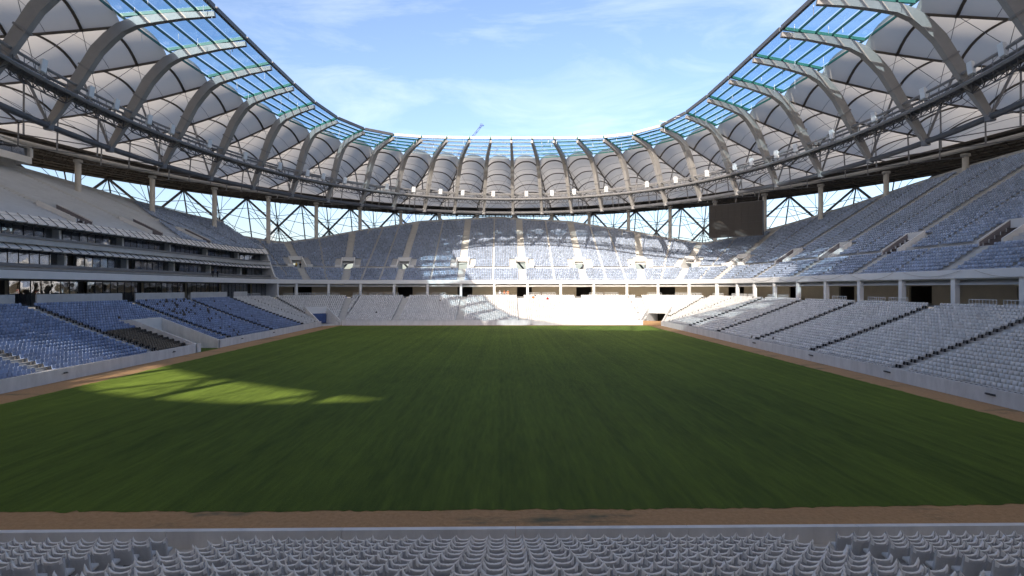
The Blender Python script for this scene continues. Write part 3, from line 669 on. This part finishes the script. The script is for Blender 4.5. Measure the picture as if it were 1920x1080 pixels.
# catwalk
cw = thing('catwalk', 'long ring catwalk with handrails slung between the curved masts', 'catwalk', (CX, YC, 34))
def cwp(t, off, z): p = foot(t).lerp(tip(t), .13); n = Vector((math.sin(t)*79, math.cos(t)*58.6, 0)).normalized(); return p+n*off+Vector((0, 0, EYE+24.4+.6*math.cos(t)**2+z-p.z))
for k in range(NB):
    t0 = TS[k]; dt = 2*math.pi/NB; ts = [t0+dt*j/6 for j in range(7)]
    b = MB()
    for a, c in zip(ts[:-1], ts[1:]): b.prism([cwp(a, -.75, -.06), cwp(a, .75, -.06), cwp(a, .75, .02), cwp(a, -.75, .02)], [cwp(c, -.75, -.06), cwp(c, .75, -.06), cwp(c, .75, .02), cwp(c, -.75, .02)])
    b.build('deck', 'steel_dark', cw)
    for sg in (-1, 1):
        b = MB(); b.tube([cwp(t, sg*.8, 1.3) for t in ts], .19, 5); b.tube([cwp(t, sg*.8, -.1) for t in ts], .25, 5); b.tube([cwp(t, sg*.8, .55) for t in ts], .035, 4)
        for t in ts: b.tube([cwp(t, sg*.8, -.1), cwp(t, sg*.8, 1.3)], .055, 4)
        b.build('handrail', 'steel', cw)
    b = MB()
    for a, c in zip(ts[:-1], ts[1:]):
        m_ = (a+c)/2; b.tube([cwp(a, -.8, -.1), cwp(m_, 0, -1.25), cwp(c, -.8, -.1)], .06, 4); b.tube([cwp(a, .8, -.1), cwp(m_, 0, -1.25), cwp(c, .8, -.1)], .06, 4)
    b.tube([cwp(t+dt/12, 0, -1.25) for t in ts[:-1]], .09, 4); b.build('under_truss', 'steel_dark', cw)
    for fr in [[.5], [.3, .78], [.42], [.62], [.2, .66]][(k*7) % 5][:1 if math.cos(t0) > .6 else 2]:
        t = t0+dt*fr; e = thing('floodlight', 'white boxed floodlight standing on the roof catwalk rail', 'floodlight', cwp(t, -.9, .2), 'floodlights along the roof catwalk')
        n = Vector((math.sin(t)*79, math.cos(t)*58.6, 0)).normalized(); tt = Vector((n.y, -n.x, 0))
        b = MB(); b.box(cwp(t, -.95, 1.25), tt*.45, n*.2-Vector((0, 0, .10)), Vector((0, 0, .7))+n*-.1); b.build('housing', 'lampbox', e)
        b = MB(); b.beam(cwp(t, -.72, -.05), cwp(t, -.72, 1.3), .12); b.build('bracket', 'steel', e)

# ------------------------------------------------------------------ outer lattice and columns
lat = thing('outer_lattice', 'steel lattice of crossed diagonals and fanned rods enclosing the stadium', 'facade', (CX, YC, 0))
b = MB()
b.tube([Vector((0, 0, -.3)), Vector((0, 0, 27.2+EYE))], [.62, .58], 14); cme = b.mesh('roof_column', 'column', True)
b = MB(); b.tube([Vector((0, 0, 0)), Vector((0, 0, .5))], .85, 12); ccap = b.mesh('column_head', 'steel_light', True)
for k in range(NB):
    p = col(TS[k]); q = Vector((p.x, p.y, 0)); 
    o = thing('roof_column', 'tall round pale column carrying the roof behind the upper tier rim', 'column', q, 'roof columns round the upper rim')
    link('shaft', cme, o).location = q; c2 = link('capital', ccap, o); c2.location = q+Vector((0, 0, 26.7+EYE))
def lp(t, z): 
    e = eo(t)-(38-z)*.30; return ell(96+e, 125+e, t, z-EYE)
dt = 2*math.pi/NB
for k in range(NB):
    t = TS[k]; tc_ = t+dt/2
    ZT, ZM, ZB = 37.6, 29.2, 20.8
    for sg in (-1, 1):
        b = MB(); b.tube([lp(tc_-sg*dt/2, ZT), lp(tc_, ZM), lp(tc_+sg*dt/2, ZB), lp(tc_+sg*dt, 12.4), lp(tc_+sg*dt*1.5, 4), lp(tc_+sg*dt*1.6, -.3)], .34, 6); b.build('diagonal_brace', 'steel', lat)
    b = MB()
    b.tube([lp(t, ZT), lp(t, ZB)], .2, 5); b.tube([lp(tc_, ZT), lp(tc_, ZM)], .17, 5); b.tube([lp(tc_, ZM), lp(tc_, 0)], .17, 5)
    for x in (-.34, -.16, .16, .34):
        b.tube([lp(tc_, ZM-.6), lp(tc_+x*dt, ZB-1)], .10, 4)
    for x in (-.2, .2): b.tube([lp(t, ZT), lp(t+x*dt*1.6, ZM-3)], .10, 4); b.tube([lp(tc_+x*dt*.5, ZT), lp(tc_, ZM)], .07, 4)
    for z0, z1 in ((34.5, 32.8), (31, 32.2), (27, 25.2), (23, 24.5), (19, 18)):
        b.tube([lp(t, z0), lp(tc_, z1), lp(t+dt, z0)], .09, 4)
    for x in (.25, .75): b.tube([lp(t+x*dt, ZT), lp(t+(1-x)*dt, 27)], .07, 4); b.tube([lp(t, 33+x), lp(t+x*dt, 28), lp(t+dt, 24+3*x)], .07, 4)
    b.build('tie_rods', 'steel_dark', lat)
b = MB(); b.tube([lp(R(2*i), 37.7) for i in range(180)], .4, 6, True); b.build('top_ring', 'brown', lat)
b = MB(); b.tube([lp(R(2*i), 15.4) for i in range(180)], .3, 6, True); b.build('middle_ring', 'steel', lat)

# ------------------------------------------------------------------ scoreboard
sb = thing('scoreboard', 'large blank dark scoreboard hanging in the far corner under the roof', 'scoreboard', (63.5, 151, 28))
ang = R(-42); tx = Vector((math.cos(ang), math.sin(ang), 0)); nx_ = Vector((-tx.y, tx.x, 0)); cc = Vector((64.3, 151, 28.2))
b = MB(); b.box(cc, tx*7.3, nx_*.45, Vector((0, 0, 4.65))); b.build('cabinet', 'steel_dark', sb)
sme = MB(); sme.box((0, 0, 0), (.885, 0, 0), (0, .03, 0), (0, 0, .885)); sme = sme.mesh('screen_module', 'screen')
for i in range(8):
    for j in range(5):
        o = bpy.data.objects.new('screen_module', sme); COL.objects.link(o); o.parent = sb; o.matrix_parent_inverse = sb.matrix_basis.inverted()
        o.location = cc-nx_*(.47+.01*random.random())+tx*(-6.3+1.8*i)+Vector((0, 0, -3.6+1.8*j)); o.rotation_euler.z = ang
for x in (-6, 0, 6): b = MB(); b.tube([cc+tx*x+Vector((0, 0, 4.6)), cc+tx*x+nx_*2+Vector((0, 0, 11.0))], .12, 5); b.build('hanger', 'steel', sb)
for z in (-4, 0, 4): b = MB(); b.beam(cc+tx*-7.1+nx_*.5+Vector((0, 0, z)), cc+tx*7.1+nx_*.5+Vector((0, 0, z)), .2); b.build('back_frame', 'steel', sb)

# ------------------------------------------------------------------ seats
def seat_lod(leg=True):
    b = MB(); fr = [(-.215, .40), (.215, .40), (.225, .72), (.165, .83), (-.165, .83), (-.225, .72)]
    yb = lambda z: .12+(z-.4)*.22
    b.prism([(x, yb(z)-.03, z) for x, z in fr], [(x, yb(z)+.03, z) for x, z in fr])
    b.prism([(-.215, -.22, .40), (.215, -.22, .40), (.215, .15, .37), (-.215, .15, .37)], [(-.215, -.22, .455), (.215, -.22, .455), (.215, .15, .43), (-.215, .15, .43)])
    if leg: b.prism([(-.04, -.05, .0), (.04, -.05, .0), (.04, .12, .0), (-.04, .12, .0)], [(-.04, -.05, .40), (.04, -.05, .40), (.04, .12, .40), (-.04, .12, .40)], 1)
    return b
def field(name, b, pos, ang, mats, tone, parent=None):
    V = np.array(b.v, dtype=np.float32); nv = len(V); n = len(pos); ca, sa = np.cos(ang), np.sin(ang)
    X = V[None, :, 0]*ca[:, None]-V[None, :, 1]*sa[:, None]+pos[:, None, 0]; Y = V[None, :, 0]*sa[:, None]+V[None, :, 1]*ca[:, None]+pos[:, None, 1]; Z = V[None, :, 2]+pos[:, None, 2]
    co = np.stack([X, Y, Z], -1).reshape(-1, 3).astype(np.float32)
    lt = np.array([len(f_) for f_ in b.f]); li = np.concatenate([np.array(f_) for f_ in b.f]); nl = len(li)
    loops = (li[None, :]+(np.arange(n)*nv)[:, None]).reshape(-1); tot = np.tile(lt, n); st = np.concatenate([[0], np.cumsum(tot)[:-1]])
    me = bpy.data.meshes.new(name); me.vertices.add(n*nv); me.vertices.foreach_set('co', co.reshape(-1)); me.loops.add(len(loops)); me.loops.foreach_set('vertex_index', loops.astype(np.int32))
    me.polygons.add(len(tot)); me.polygons.foreach_set('loop_start', st.astype(np.int32)); me.polygons.foreach_set('loop_total', tot.astype(np.int32))
    for m in mats: me.materials.append(M[m])
    me.polygons.foreach_set('material_index', np.tile(np.array(b.mi, dtype=np.int32), n))
    at = me.attributes.new('tone', 'FLOAT', 'POINT'); at.data.foreach_set('value', np.repeat(tone.astype(np.float32), nv))
    me.update(calc_edges=True); me.validate(); return link(name, me, parent)
def set_tone(me, val):
    at = me.attributes.new('tone', 'FLOAT', 'POINT'); at.data.foreach_set('value', [val]*len(me.vertices))
def facing(seg, u): n = nrm(seg, u); return math.atan2(n.y, n.x)-math.pi/2     # local +y points outwards (seat back)
PITCH = .52
def seats_low(seg):
    for r in range(NLOW):
        d = lowd(r)+.42
        for bi, (lo, hi, k) in enumerate(blocks(seg, d, A_LOW[seg])):
            n = int((hi-lo)*k/PITCH)
            for i in range(n):
                u = (lo+hi)/2+(i-(n-1)/2)*PITCH/k; p = P(seg, u, d, lowz(r)+.005)
                if hole_l(p, .45): continue
                yield (r, bi, i, n), u, p, facing(seg, u)
def seats_up(seg):
    for r in range(0, 47):
        for u0, u1, Lp in ([(None, None, isL(seg, sum(SPAN[seg])/2))] if seg != 'cFL' else [(270, 300, True), (300, 360, False)]):
            if Lp and seg == 'left' and False: continue
            d = upd(r, Lp)+.42; a0, a1 = prows(Lp)
            for lo, hi, k in blocks(seg, d, [(u, hw) for u, hw in A_UP[seg] if isL(seg, u) == Lp]):
                if u0 is not None: lo, hi = max(lo, u0+1/k), min(hi, u1-.3/k)
                mid_gap = (hi-lo)*k > 8
                n = int((hi-lo)*k/PITCH)
                for i in range(n):
                    if mid_gap and i == n//2 : continue
                    u = (lo+hi)/2+(i-(n-1)/2)*PITCH/k; p = P(seg, u, d, upz(r, Lp)+.005)
                    if r+.8 > uprows(seg, u, Lp): continue
                    if not Lp and r == a0-1: continue
                    if hole_u(p, Lp, 1.9 if (r < a0+6) else .5, 1): continue
                    if Lp and p.y < 124+.35*(r-10)*2: continue
                    yield r, u, p, facing(seg, u)
white, blue, black = [], [], []
near = []
for s in ('near', 'far', 'right', 'left', 'cFL', 'cFR', 'cNR', 'cNL'):
    for ri, u, p, a in seats_low(s):
        r = ri[0]
        if s == 'near':
            vis = p.y > 3.0 and abs(p.x) < p.y*.98+1.5
            if vis and r <= 15: near.append((ri, p, a))
            continue
        if s in ('cNR', 'cNL') : continue
        if p.y < abs(p.x)*.95: continue
        if s == 'left' and p.y < 127:
            isb = (74 < p.y < 80.5 and r < 8) or (74 < p.y < 84 and r == 8) or (96 < p.y < 118 and rng.random() < (.16 if r > 11 and p.y < 108 else .035)) or (rng.random() < .0015)
            (black if isb else blue).append((ri, p, a))
        elif rng.random() < .0022: black.append((ri, p, a))
        else: white.append((r, p, a))
def arr(L_): return np.array([[p.x, p.y, p.z] for _, p, _ in L_]), np.array([a for _, _, a in L_])
def jit(a): return a+rng.normal(0, .02, len(a))
pos, an = arr(white); tag(field('white_seat_rows', seat_lod(), pos, jit(an), ['seat_white', 'seat_leg'], rng.normal(1, .07, len(pos)).clip(.75, 1.15)), 'rows of white seats across the lower tiers', 'seats', kind='stuff')
blue.sort(key=lambda q: q[1].length)
sm = seat_lod().mesh('blue_seat', ['seat_blue', 'seat_leg']); set_tone(sm, 1.0)
sm2 = seat_lod().mesh('blue_seat', ['seat_blue', 'seat_leg']); set_tone(sm2, 1.18); sm3 = seat_lod().mesh('blue_seat', ['seat_blue', 'seat_leg']); set_tone(sm3, .85)
ORD = ['first', 'second', 'third', 'fourth', 'fifth', 'sixth', 'seventh', 'eighth', 'ninth', 'tenth', 'eleventh', 'twelfth', 'thirteenth', 'fourteenth', 'fifteenth', 'sixteenth', 'seventeenth', 'eighteenth', 'nineteenth', 'twentieth']
ORD += ['twenty-'+x for x in ORD[:9]]+['thirtieth']+['thirty-'+x for x in ORD[:9]]+['fortieth']+['forty-'+x for x in ORD[:9]]+['fiftieth']+['fifty-'+x for x in ORD[:9]]+['sixtieth']+['sixty-'+x for x in ORD[:9]]
for (r, bi, i, n), p, a in blue[:300]:
    o = link('blue_seat', random.choice([sm, sm2, sm3])); o.location = p; o.rotation_euler.z = a+random.gauss(0, .03)
    blk = 'black seats' if p.y > 56.5 else 'wrapped seats'
    tag(o, 'blue seat, %s row above low wall, %s from stair, in block beside the %s' % (ORD[r], ORD[i], blk), 'seat', 'blue seats below the glazed boxes')
pos, an = arr(blue[300:]); tag(field('blue_seat_rows', seat_lod(), pos, jit(an), ['seat_blue', 'seat_leg'], rng.normal(1, .12, len(pos)).clip(.6, 1.4)), 'rows of blue seats in the lower tier below the glazed boxes', 'seats', kind='stuff')
bm_ = seat_lod().mesh('black_seat', ['seat_black', 'seat_leg']); set_tone(bm_, 1.0)
for (r, bi, i, n), p, a in black:
    o = link('black_seat', bm_); o.location = p; o.rotation_euler.z = a
    l_ = 'black seat beside the side tunnel, %s row above the wall, %s from the stair' % (ORD[r], ORD[i]) if (p.x < -40 and 74 < p.y < 84.5) else ('lone black seat scattered among blue seats' if p.x < -40 and p.y < 127 else 'lone dark seat scattered among white seats')
    tag(o, l_, 'seat', 'black seats')
ups = []
for s in ('far', 'cFR', 'right', 'cFL', 'left'):
    for r, u, p, a in seats_up(s):
        if p.y < abs(p.x)*.97: continue
        ups.append((r, p, a))
pos, an = arr(ups); tone = rng.normal(1, .13, len(pos)).clip(.65, 1.45)
tag(field('pale_blue_seat_rows', seat_lod(False), pos, jit(an), ['seat_pale', 'seat_leg'], tone), 'rows of pale blue seats across the upper tiers', 'seats', kind='stuff')
print('seats', len(white), len(blue), len(black), len(ups), len(near))

# plastic-wrapped seats of the near stand
def shell(seed):
    b = MB(); nx, nz_ = 8, 5
    for sd in (0, 1):
        for j in range(nz_+1):
            for i in range(nx+1):
                x = -1+2*i/nx; v = j/nz_; wd = .222-.012*v; z = .40+.44*v-(.035*(1-x*x) if j == nz_ else 0)-(.05*max(0, abs(x)-.8)/.2 if j == nz_ else 0)
                y = .12+.10*v-.045*x*x+(.022 if sd else -.012); b.v.append((x*wd, y, z))
    W = nx+1; S = W*(nz_+1)
    for j in range(nz_):
        for i in range(nx):
            a = j*W+i; b.f.append((a, a+1, a+W+1, a+W)); b.f.append((S+a, S+a+W, S+a+W+1, S+a+1)); b.mi += [0, 0]
    for i in range(nx): b.f.append((nz_*W+i, nz_*W+i+1, S+nz_*W+i+1, S+nz_*W+i)); b.f.append((i, S+i, S+i+1, i+1)); b.mi += [0, 0]
    for j in range(nz_): b.f.append((j*W, (j+1)*W, S+(j+1)*W, S+j*W)); b.f.append((j*W+nx, S+j*W+nx, S+(j+1)*W+nx, (j+1)*W+nx)); b.mi += [0, 0]
    return b
def pan():
    b = MB(); b.prism([(-.21, -.24, .40), (.21, -.24, .40), (.215, .13, .36), (-.215, .13, .36)], [(-.20, -.23, .47), (.20, -.23, .47), (.205, .13, .44), (-.205, .13, .44)]); return b
def stand_():
    b = MB(); b.box((0, .02, .19), (.045, 0, 0), (0, .07, 0), (0, 0, .19)); b.box((0, .12, .02), (.12, 0, 0), (0, .06, 0), (0, 0, .02)); return b
def wrap(seed):
    rr = random.Random(seed); b = MB(); nx, nz_ = 14, 6; W = nx+1
    e0, e1 = rr.uniform(.05, .13), rr.uniform(.05, .13); w0, w1 = rr.uniform(.22, .5), rr.uniform(.22, .5); l0, l1 = rr.uniform(-.04, .03), rr.uniform(-.03, .04); ph = rr.uniform(0, 6)
    def ear(x): return e0*max(0, (-x-1+w0)/w0)**1.2+e1*max(0, (x-1+w1)/w1)**1.2
    rows_ = [(1, v/nz_) for v in range(nz_+1)]+[(0, 1.0)]+[(-1, v/nz_) for v in range(nz_, -1, -1)]
    for sd, v in rows_:
        for i in range(nx+1):
            x = -1+2*i/nx; wd = .246; z = .33+.525*v; y = .11+.115*v-.045*x*x+sd*(.036+.006*math.sin(x*7+ph+v*4))
            if v > .99:
                z += -.035*(1-x*x)+ear(x)*(1 if sd == 0 else .55)+(.022 if sd == 0 else 0)
                y += (l0*(x < -.7)+l1*(x > .7))*(sd == 0)
            elif v > .8: z += ear(x)*.25-.035*(1-x*x)*.6
            b.v.append((x*wd, y+rr.gauss(0, .004), z+rr.gauss(0, .003)))
    for j in range(len(rows_)-1):
        for i in range(nx):
            a = j*W+i; b.f.append((a, a+1, a+W+1, a+W)); b.mi.append(1 if j in (nz_, nz_+1) or (j in (nz_-1, nz_+2) and abs(-1+2*(i+.5)/nx) > .7) else 0)
    H = len(rows_)
    for j in range(nz_):
        a, c = j*W, (H-1-j)*W; b.f.append((a, a+W, c-W, c)); b.f.append((a+nx, c+nx, c-W+nx, a+W+nx)); b.mi += [0, 0]
    return b
sh_m = shell(0).mesh('backrest', ['seat_white'], True); set_tone(sh_m, .75); pan_m = pan().mesh('seat_pan', ['seat_white']); set_tone(pan_m, .9); leg_m = stand_().mesh('pedestal', ['seat_leg'])  # backrests greyed to paint shade on the seat backs
wraps = [wrap(s).mesh('plastic_wrap', ['film', 'film_fold_lit'], True) for s in range(9)]
near.sort(key=lambda q: (q[1]-Vector((0, 0, EYE))).length)
ordw = ['first', 'second', 'third', 'fourth', 'fifth', 'sixth', 'seventh', 'eighth', 'ninth', 'tenth', 'eleventh', 'twelfth', 'thirteenth', 'fourteenth', 'fifteenth', 'sixteenth']
def in_view(p):    # seat top inside the frame
    return p.y > 1 and (EYE-(p.z+.8))/p.y < .56
near = [q for q in near if in_view(q[1])]
for i, (r, p, a) in enumerate(near[:300]):
    ri, bi, si, n_ = r
    if -9.6 < p.x < 9.7: lb = 'wrapped white seat between the stairs, %s row above low wall, %s from blue-side stair' % (ORD[ri], ORD[si])
    elif p.x < 0: lb = 'wrapped white seat outside the blue-side stair, %s row above low wall, %s outward' % (ORD[ri], ORD[n_-1-si])
    else: lb = 'wrapped white seat outside the scoreboard-side stair, %s row above low wall, %s outward' % (ORD[ri], ORD[si])
    o = thing('wrapped_seat', lb, 'seat', p, 'plastic-wrapped seats of the near stand')
    o.rotation_euler = (random.gauss(0, .02), random.gauss(0, .02), a+random.gauss(0, .05))
    for nm, me in (('backrest', sh_m), ('seat_pan', pan_m), ('pedestal', leg_m), ('plastic_wrap', random.choice(wraps))):
        c = bpy.data.objects.new(nm, me); COL.objects.link(c); c.parent = o
if len(near) > 300:
    rest = near[300:]; pos, an = arr(rest); idx = rng.integers(0, 9, len(rest))
    tb = MB()
    for src, mi in ((shell(0), 0), (pan(), 0), (stand_(), 1)):
        i0 = len(tb.v); tb.v += src.v; tb.f += [tuple(x+i0 for x in f_) for f_ in src.f]; tb.mi += [mi]*len(src.f)
    st = thing('wrapped_seat_rows', 'further rows of plastic-wrapped white seats down to the low wall', 'seats'); st['kind'] = 'stuff'
    for k in range(9):
        q = idx == k
        if not q.any(): continue
        tb2 = MB(); wsrc = wrap(k); tb2.v = tb.v+wsrc.v; tb2.f = tb.f+[tuple(x+len(tb.v) for x in f_) for f_ in wsrc.f]; tb2.mi = tb.mi+[2+x for x in wsrc.mi]
        o = field('seat_rows', tb2, pos[q], jit(an[q]), ['seat_white', 'seat_leg', 'film', 'film_fold_lit'], np.full(q.sum(), .75), st); o['kind'] = 'stuff'
        o.data.polygons.foreach_set('use_smooth', [True]*len(o.data.polygons))

# ------------------------------------------------------------------ cables draped along the right fascia
for i in range(7):
    u0 = 60-i*13-YC; u1 = u0-11; f0 = Frame('right', 0); pts = []
    y0 = 126-12*i; y1 = y0-10
    for j in range(15):
        t = j/14; pts.append(P('right', y0+(y1-y0)*t-YC, UD0-.22, 11.6-4*(.95 if i % 2 else .7)*t*(1-t)))
    b = MB(); b.tube(pts, .03, 5); tag(b.build('draped_cable', 'steel_light'), 'thin cable sagging along the white fascia of the right upper tier', 'cable', 'cables draped on the right fascia')
for i in range(5):
    x0 = -26+15*i; pts = []
    for j in range(15):
        t = j/14; pts.append(P('far', x0+12*t, UD0-.2, 10.5-3.0*t*(1-t)))
    b = MB(); b.tube(pts, .035, 5); tag(b.build('draped_cable', 'steel_light'), 'thin cable sagging across the open concourse of the far end', 'cable', 'cables draped on the far fascia')

# ------------------------------------------------------------------ people
def person(loc, rz, label, top, legs, head='skin', hat=None, pose='stand'):
    p = thing('person', label, 'person', loc); p.rotation_euler.z = rz
    me = bpy.data.meshes.new('body'); sit = pose == 'sit'
    hz = .52 if sit else .92; fl = -.42 if sit else 0
    kz = .50 if sit else .48
    V = [(0, 0, hz), (0, .0, hz+.28), (0, .0, hz+.50), (0, -.01, hz+.60), (0, -.03, hz+.74)]; E = [(0, 1), (1, 2), (2, 3), (3, 4)]; Rr = [.15, .14, .15, .06, .10]
    for sg in (-1, 1):
        i = len(V); V += [(sg*.10, 0, hz-.06), (sg*.11, -.42 if sit else -.03, kz), (sg*.11, -.42 if sit else 0, .08), (sg*.11, -.60 if sit else -.14, .04)]
        E += [(0, i), (i, i+1), (i+1, i+2), (i+2, i+3)]; Rr += [.10, .075, .05, .04]
        i = len(V); V += [(sg*.20, 0, hz+.48), (sg*.26, -.04, hz+.20), (sg*.22, -.22, hz+.08), (sg*.20, -.30, hz+.08)]; E += [(2, i), (i, i+1), (i+1, i+2), (i+2, i+3)]; Rr += [.07, .055, .042, .045]
    me.from_pydata(V, E, []); o = bpy.data.objects.new('body', me); COL.objects.link(o); o.parent = p; me.materials.append(M[legs])
    md = o.modifiers.new('skin', 'SKIN'); 
    if not me.skin_vertices: 
        bmx = bmesh.new(); bmx.from_mesh(me); bmx.verts.layers.skin.verify(); bmx.to_mesh(me); bmx.free()
    for i, r_ in enumerate(Rr): me.skin_vertices[0].data[i].radius = (r_, r_)
    me.skin_vertices[0].data[0].use_root = True
    sd = o.modifiers.new('sub', 'SUBSURF'); sd.levels = 1; sd.render_levels = 1
    b = MB(); b.tube([(0, 0, hz-.04), (0, 0, hz+.15), (0, 0, hz+.42), (0, 0, hz+.54)], [.21, .20, .225, .13], 10)
    for sg in (-1, 1): b.tube([(sg*.20, 0, hz+.49), (sg*.265, -.04, hz+.2), (sg*.225, -.22, hz+.08)], [.09, .075, .06], 7)
    q = b.build('jacket', top, None, True); q.parent = p
    b = MB(); b.tube([(0, -.03, hz+.62), (0, -.03, hz+.66), (0, -.03, hz+.74), (0, -.03, hz+.82), (0, -.03, hz+.87)], [.06, .09, .105, .09, .03], 10); q = b.build('head', head, None, True); q.parent = p
    if hat:
        b = MB(); b.tube([(0, -.02, hz+.77), (0, -.02, hz+.80), (0, -.02, hz+.88), (0, -.02, hz+.92)], [.145, .125, .10, .03], 10); q = b.build('helmet', hat, None, True); q.parent = p
    return p
pc = P('far', 0, lowd(NLOW)+.9); zc = 6.86
person((1.4, pc.y, zc), 0, 'worker in orange jacket and white helmet standing at the concourse gap', 'orange', 'orange', hat='white')
person((.4, pc.y+.3, zc), .7, 'worker in orange jacket beside another at the concourse gap', 'orange', 'darkcloth', hat='orange')
person((-.9, pc.y+.6, zc), -.4, 'worker in pale shirt and blue trousers at the concourse gap', 'palecloth', 'crane_blue', hat='white')
for (px, r, l_, c1, c2) in ((8.5, 18, 'worker in orange sitting in the topmost white rows of the far stand', 'orange', 'darkcloth'), (12.5, 17, 'worker in dark trousers and red top sitting on white seats of the far stand', 'redcloth', 'darkcloth')):
    q = P('far', px-X0, lowd(r)+.35, lowz(r)); person(q, 0, l_, c1, c2, pose='sit')
f = [f for f, l in FU if f.seg == 'cFL' and abs(f.u-323) < 1][0]; zf = upz(PR0-1)+.02
person(f(-.6, upd(PR0)+1.0, zf), .6, 'worker in yellow vest and helmet inside the corner tier doorway', 'yellow', 'darkcloth', hat='yellow'); person(f(.7, upd(PR0)+1.6, zf), .2, 'worker in dark clothes inside the corner tier doorway', 'darkcloth', 'darkcloth', hat='orange')
f = [f for f, l in FU if f.seg == 'cFR' and abs(f.u-11) < 1][0]
person(f(-2.9, upd(PR0-1)+.4, zf), .4, 'person in dark clothes standing beside a doorway among pale blue seats', 'darkcloth', 'darkcloth'); 
for i, y in enumerate((124, 126)): person(P('left', y-YC, 20.2, 11.76), -1.4+i*.5, ('person in dark jacket on the balcony of the glazed boxes', 'second person in dark clothes near the end of the glazed box balcony')[i], 'darkcloth', 'darkcloth')
tq = TS[9]+.02; q = cwp(tq, 0, .02); person(q, 2.3, 'worker in pale coat with dark red hood on the roof catwalk', 'palecloth', 'darkcloth', head='redcloth', hat='redcloth')

# ------------------------------------------------------------------ crane and scaffold tower outside
cr = thing('mobile_crane', 'blue telescopic crane boom rising behind the far roof edge', 'crane', (-70, 232, 0))
b = MB(); b.box((-72, 232, 1.6), (6, 0, 0), (0, 1.4, 0), (0, 0, .7)); b.box((-76.5, 232, 2.6), (1.3, 0, 0), (0, 1.3, 0), (0, 0, .9)); b.box((-69, 232, 3.0), (2, 0, 0), (0, 1.2, 0), (0, 0, .8)); b.build('chassis', 'crane_blue', cr)
for x in (-77, -74.5, -70, -67.5):
    for y in (230.7, 233.3): b = MB(); b.tube([(x, y-.25, .55), (x, y+.25, .55)], .9, 12); b.build('wheel', 'darkcloth', cr)
pb, pt = Vector((-68, 232, 3.5)), Vector((-9.0, 232, 78)); dv = pt-pb; nn = Vector((-dv.z, 0, dv.x)).normalized()
for (a, c, wd) in ((0, .4, 1.1), (.38, .72, .85), (.7, 1.0, .6)):
    b = MB(); p0, p1 = pb+dv*a, pb+dv*c
    for sx in (-1, 1):
        for sy in (-1, 1): b.beam(p0+nn*sx*wd/2+Vector((0, sy*wd/2, 0)), p1+nn*sx*wd/2+Vector((0, sy*wd/2, 0)), .16)
    n = 12
    for j in range(n):
        q0, q1 = p0.lerp(p1, j/n), p0.lerp(p1, (j+1)/n); s_ = 1 if j % 2 else -1
        for sy in (-1, 1): b.beam(q0+nn*s_*wd/2+Vector((0, sy*wd/2, 0)), q1-nn*s_*wd/2+Vector((0, sy*wd/2, 0)), .1)
        b.beam(q0+nn*s_*wd/2+Vector((0, -wd/2, 0)), q1+nn*s_*wd/2+Vector((0, wd/2, 0)), .1)
    b.build('boom_section', 'crane_blue', cr)
b = MB(); b.tube([pt, pt+Vector((1.0, 0, -.2))], .2, 5); b.box(pt+Vector((0, 0, .2)), (.7, 0, 0), (0, .4, 0), (0, 0, .4)); b.build('boom_head', 'crane_blue', cr)
sc_ = thing('scaffold_tower', 'slender scaffold tower standing outside the lattice', 'scaffold', (-90, 216, 0))
b = MB()
for x in (-.7, .7):
    for y in (-.7, .7): b.tube([(-90+x, 216+y, -.3), (-90+x, 216+y, 34)], .07, 4)
for j in range(34):
    z = j; s_ = 1 if j % 2 else -1
    b.tube([(-90-.7*s_, 215.3, z), (-90+.7*s_, 215.3, z+1)], .04, 4); b.tube([(-90.7, 215.3, z), (-89.3, 215.3, z)], .04, 4); b.tube([(-90.7, 216.7, z), (-90.7, 215.3, z)], .04, 4)
b.build('scaffold_frame', 'steel_light', sc_)
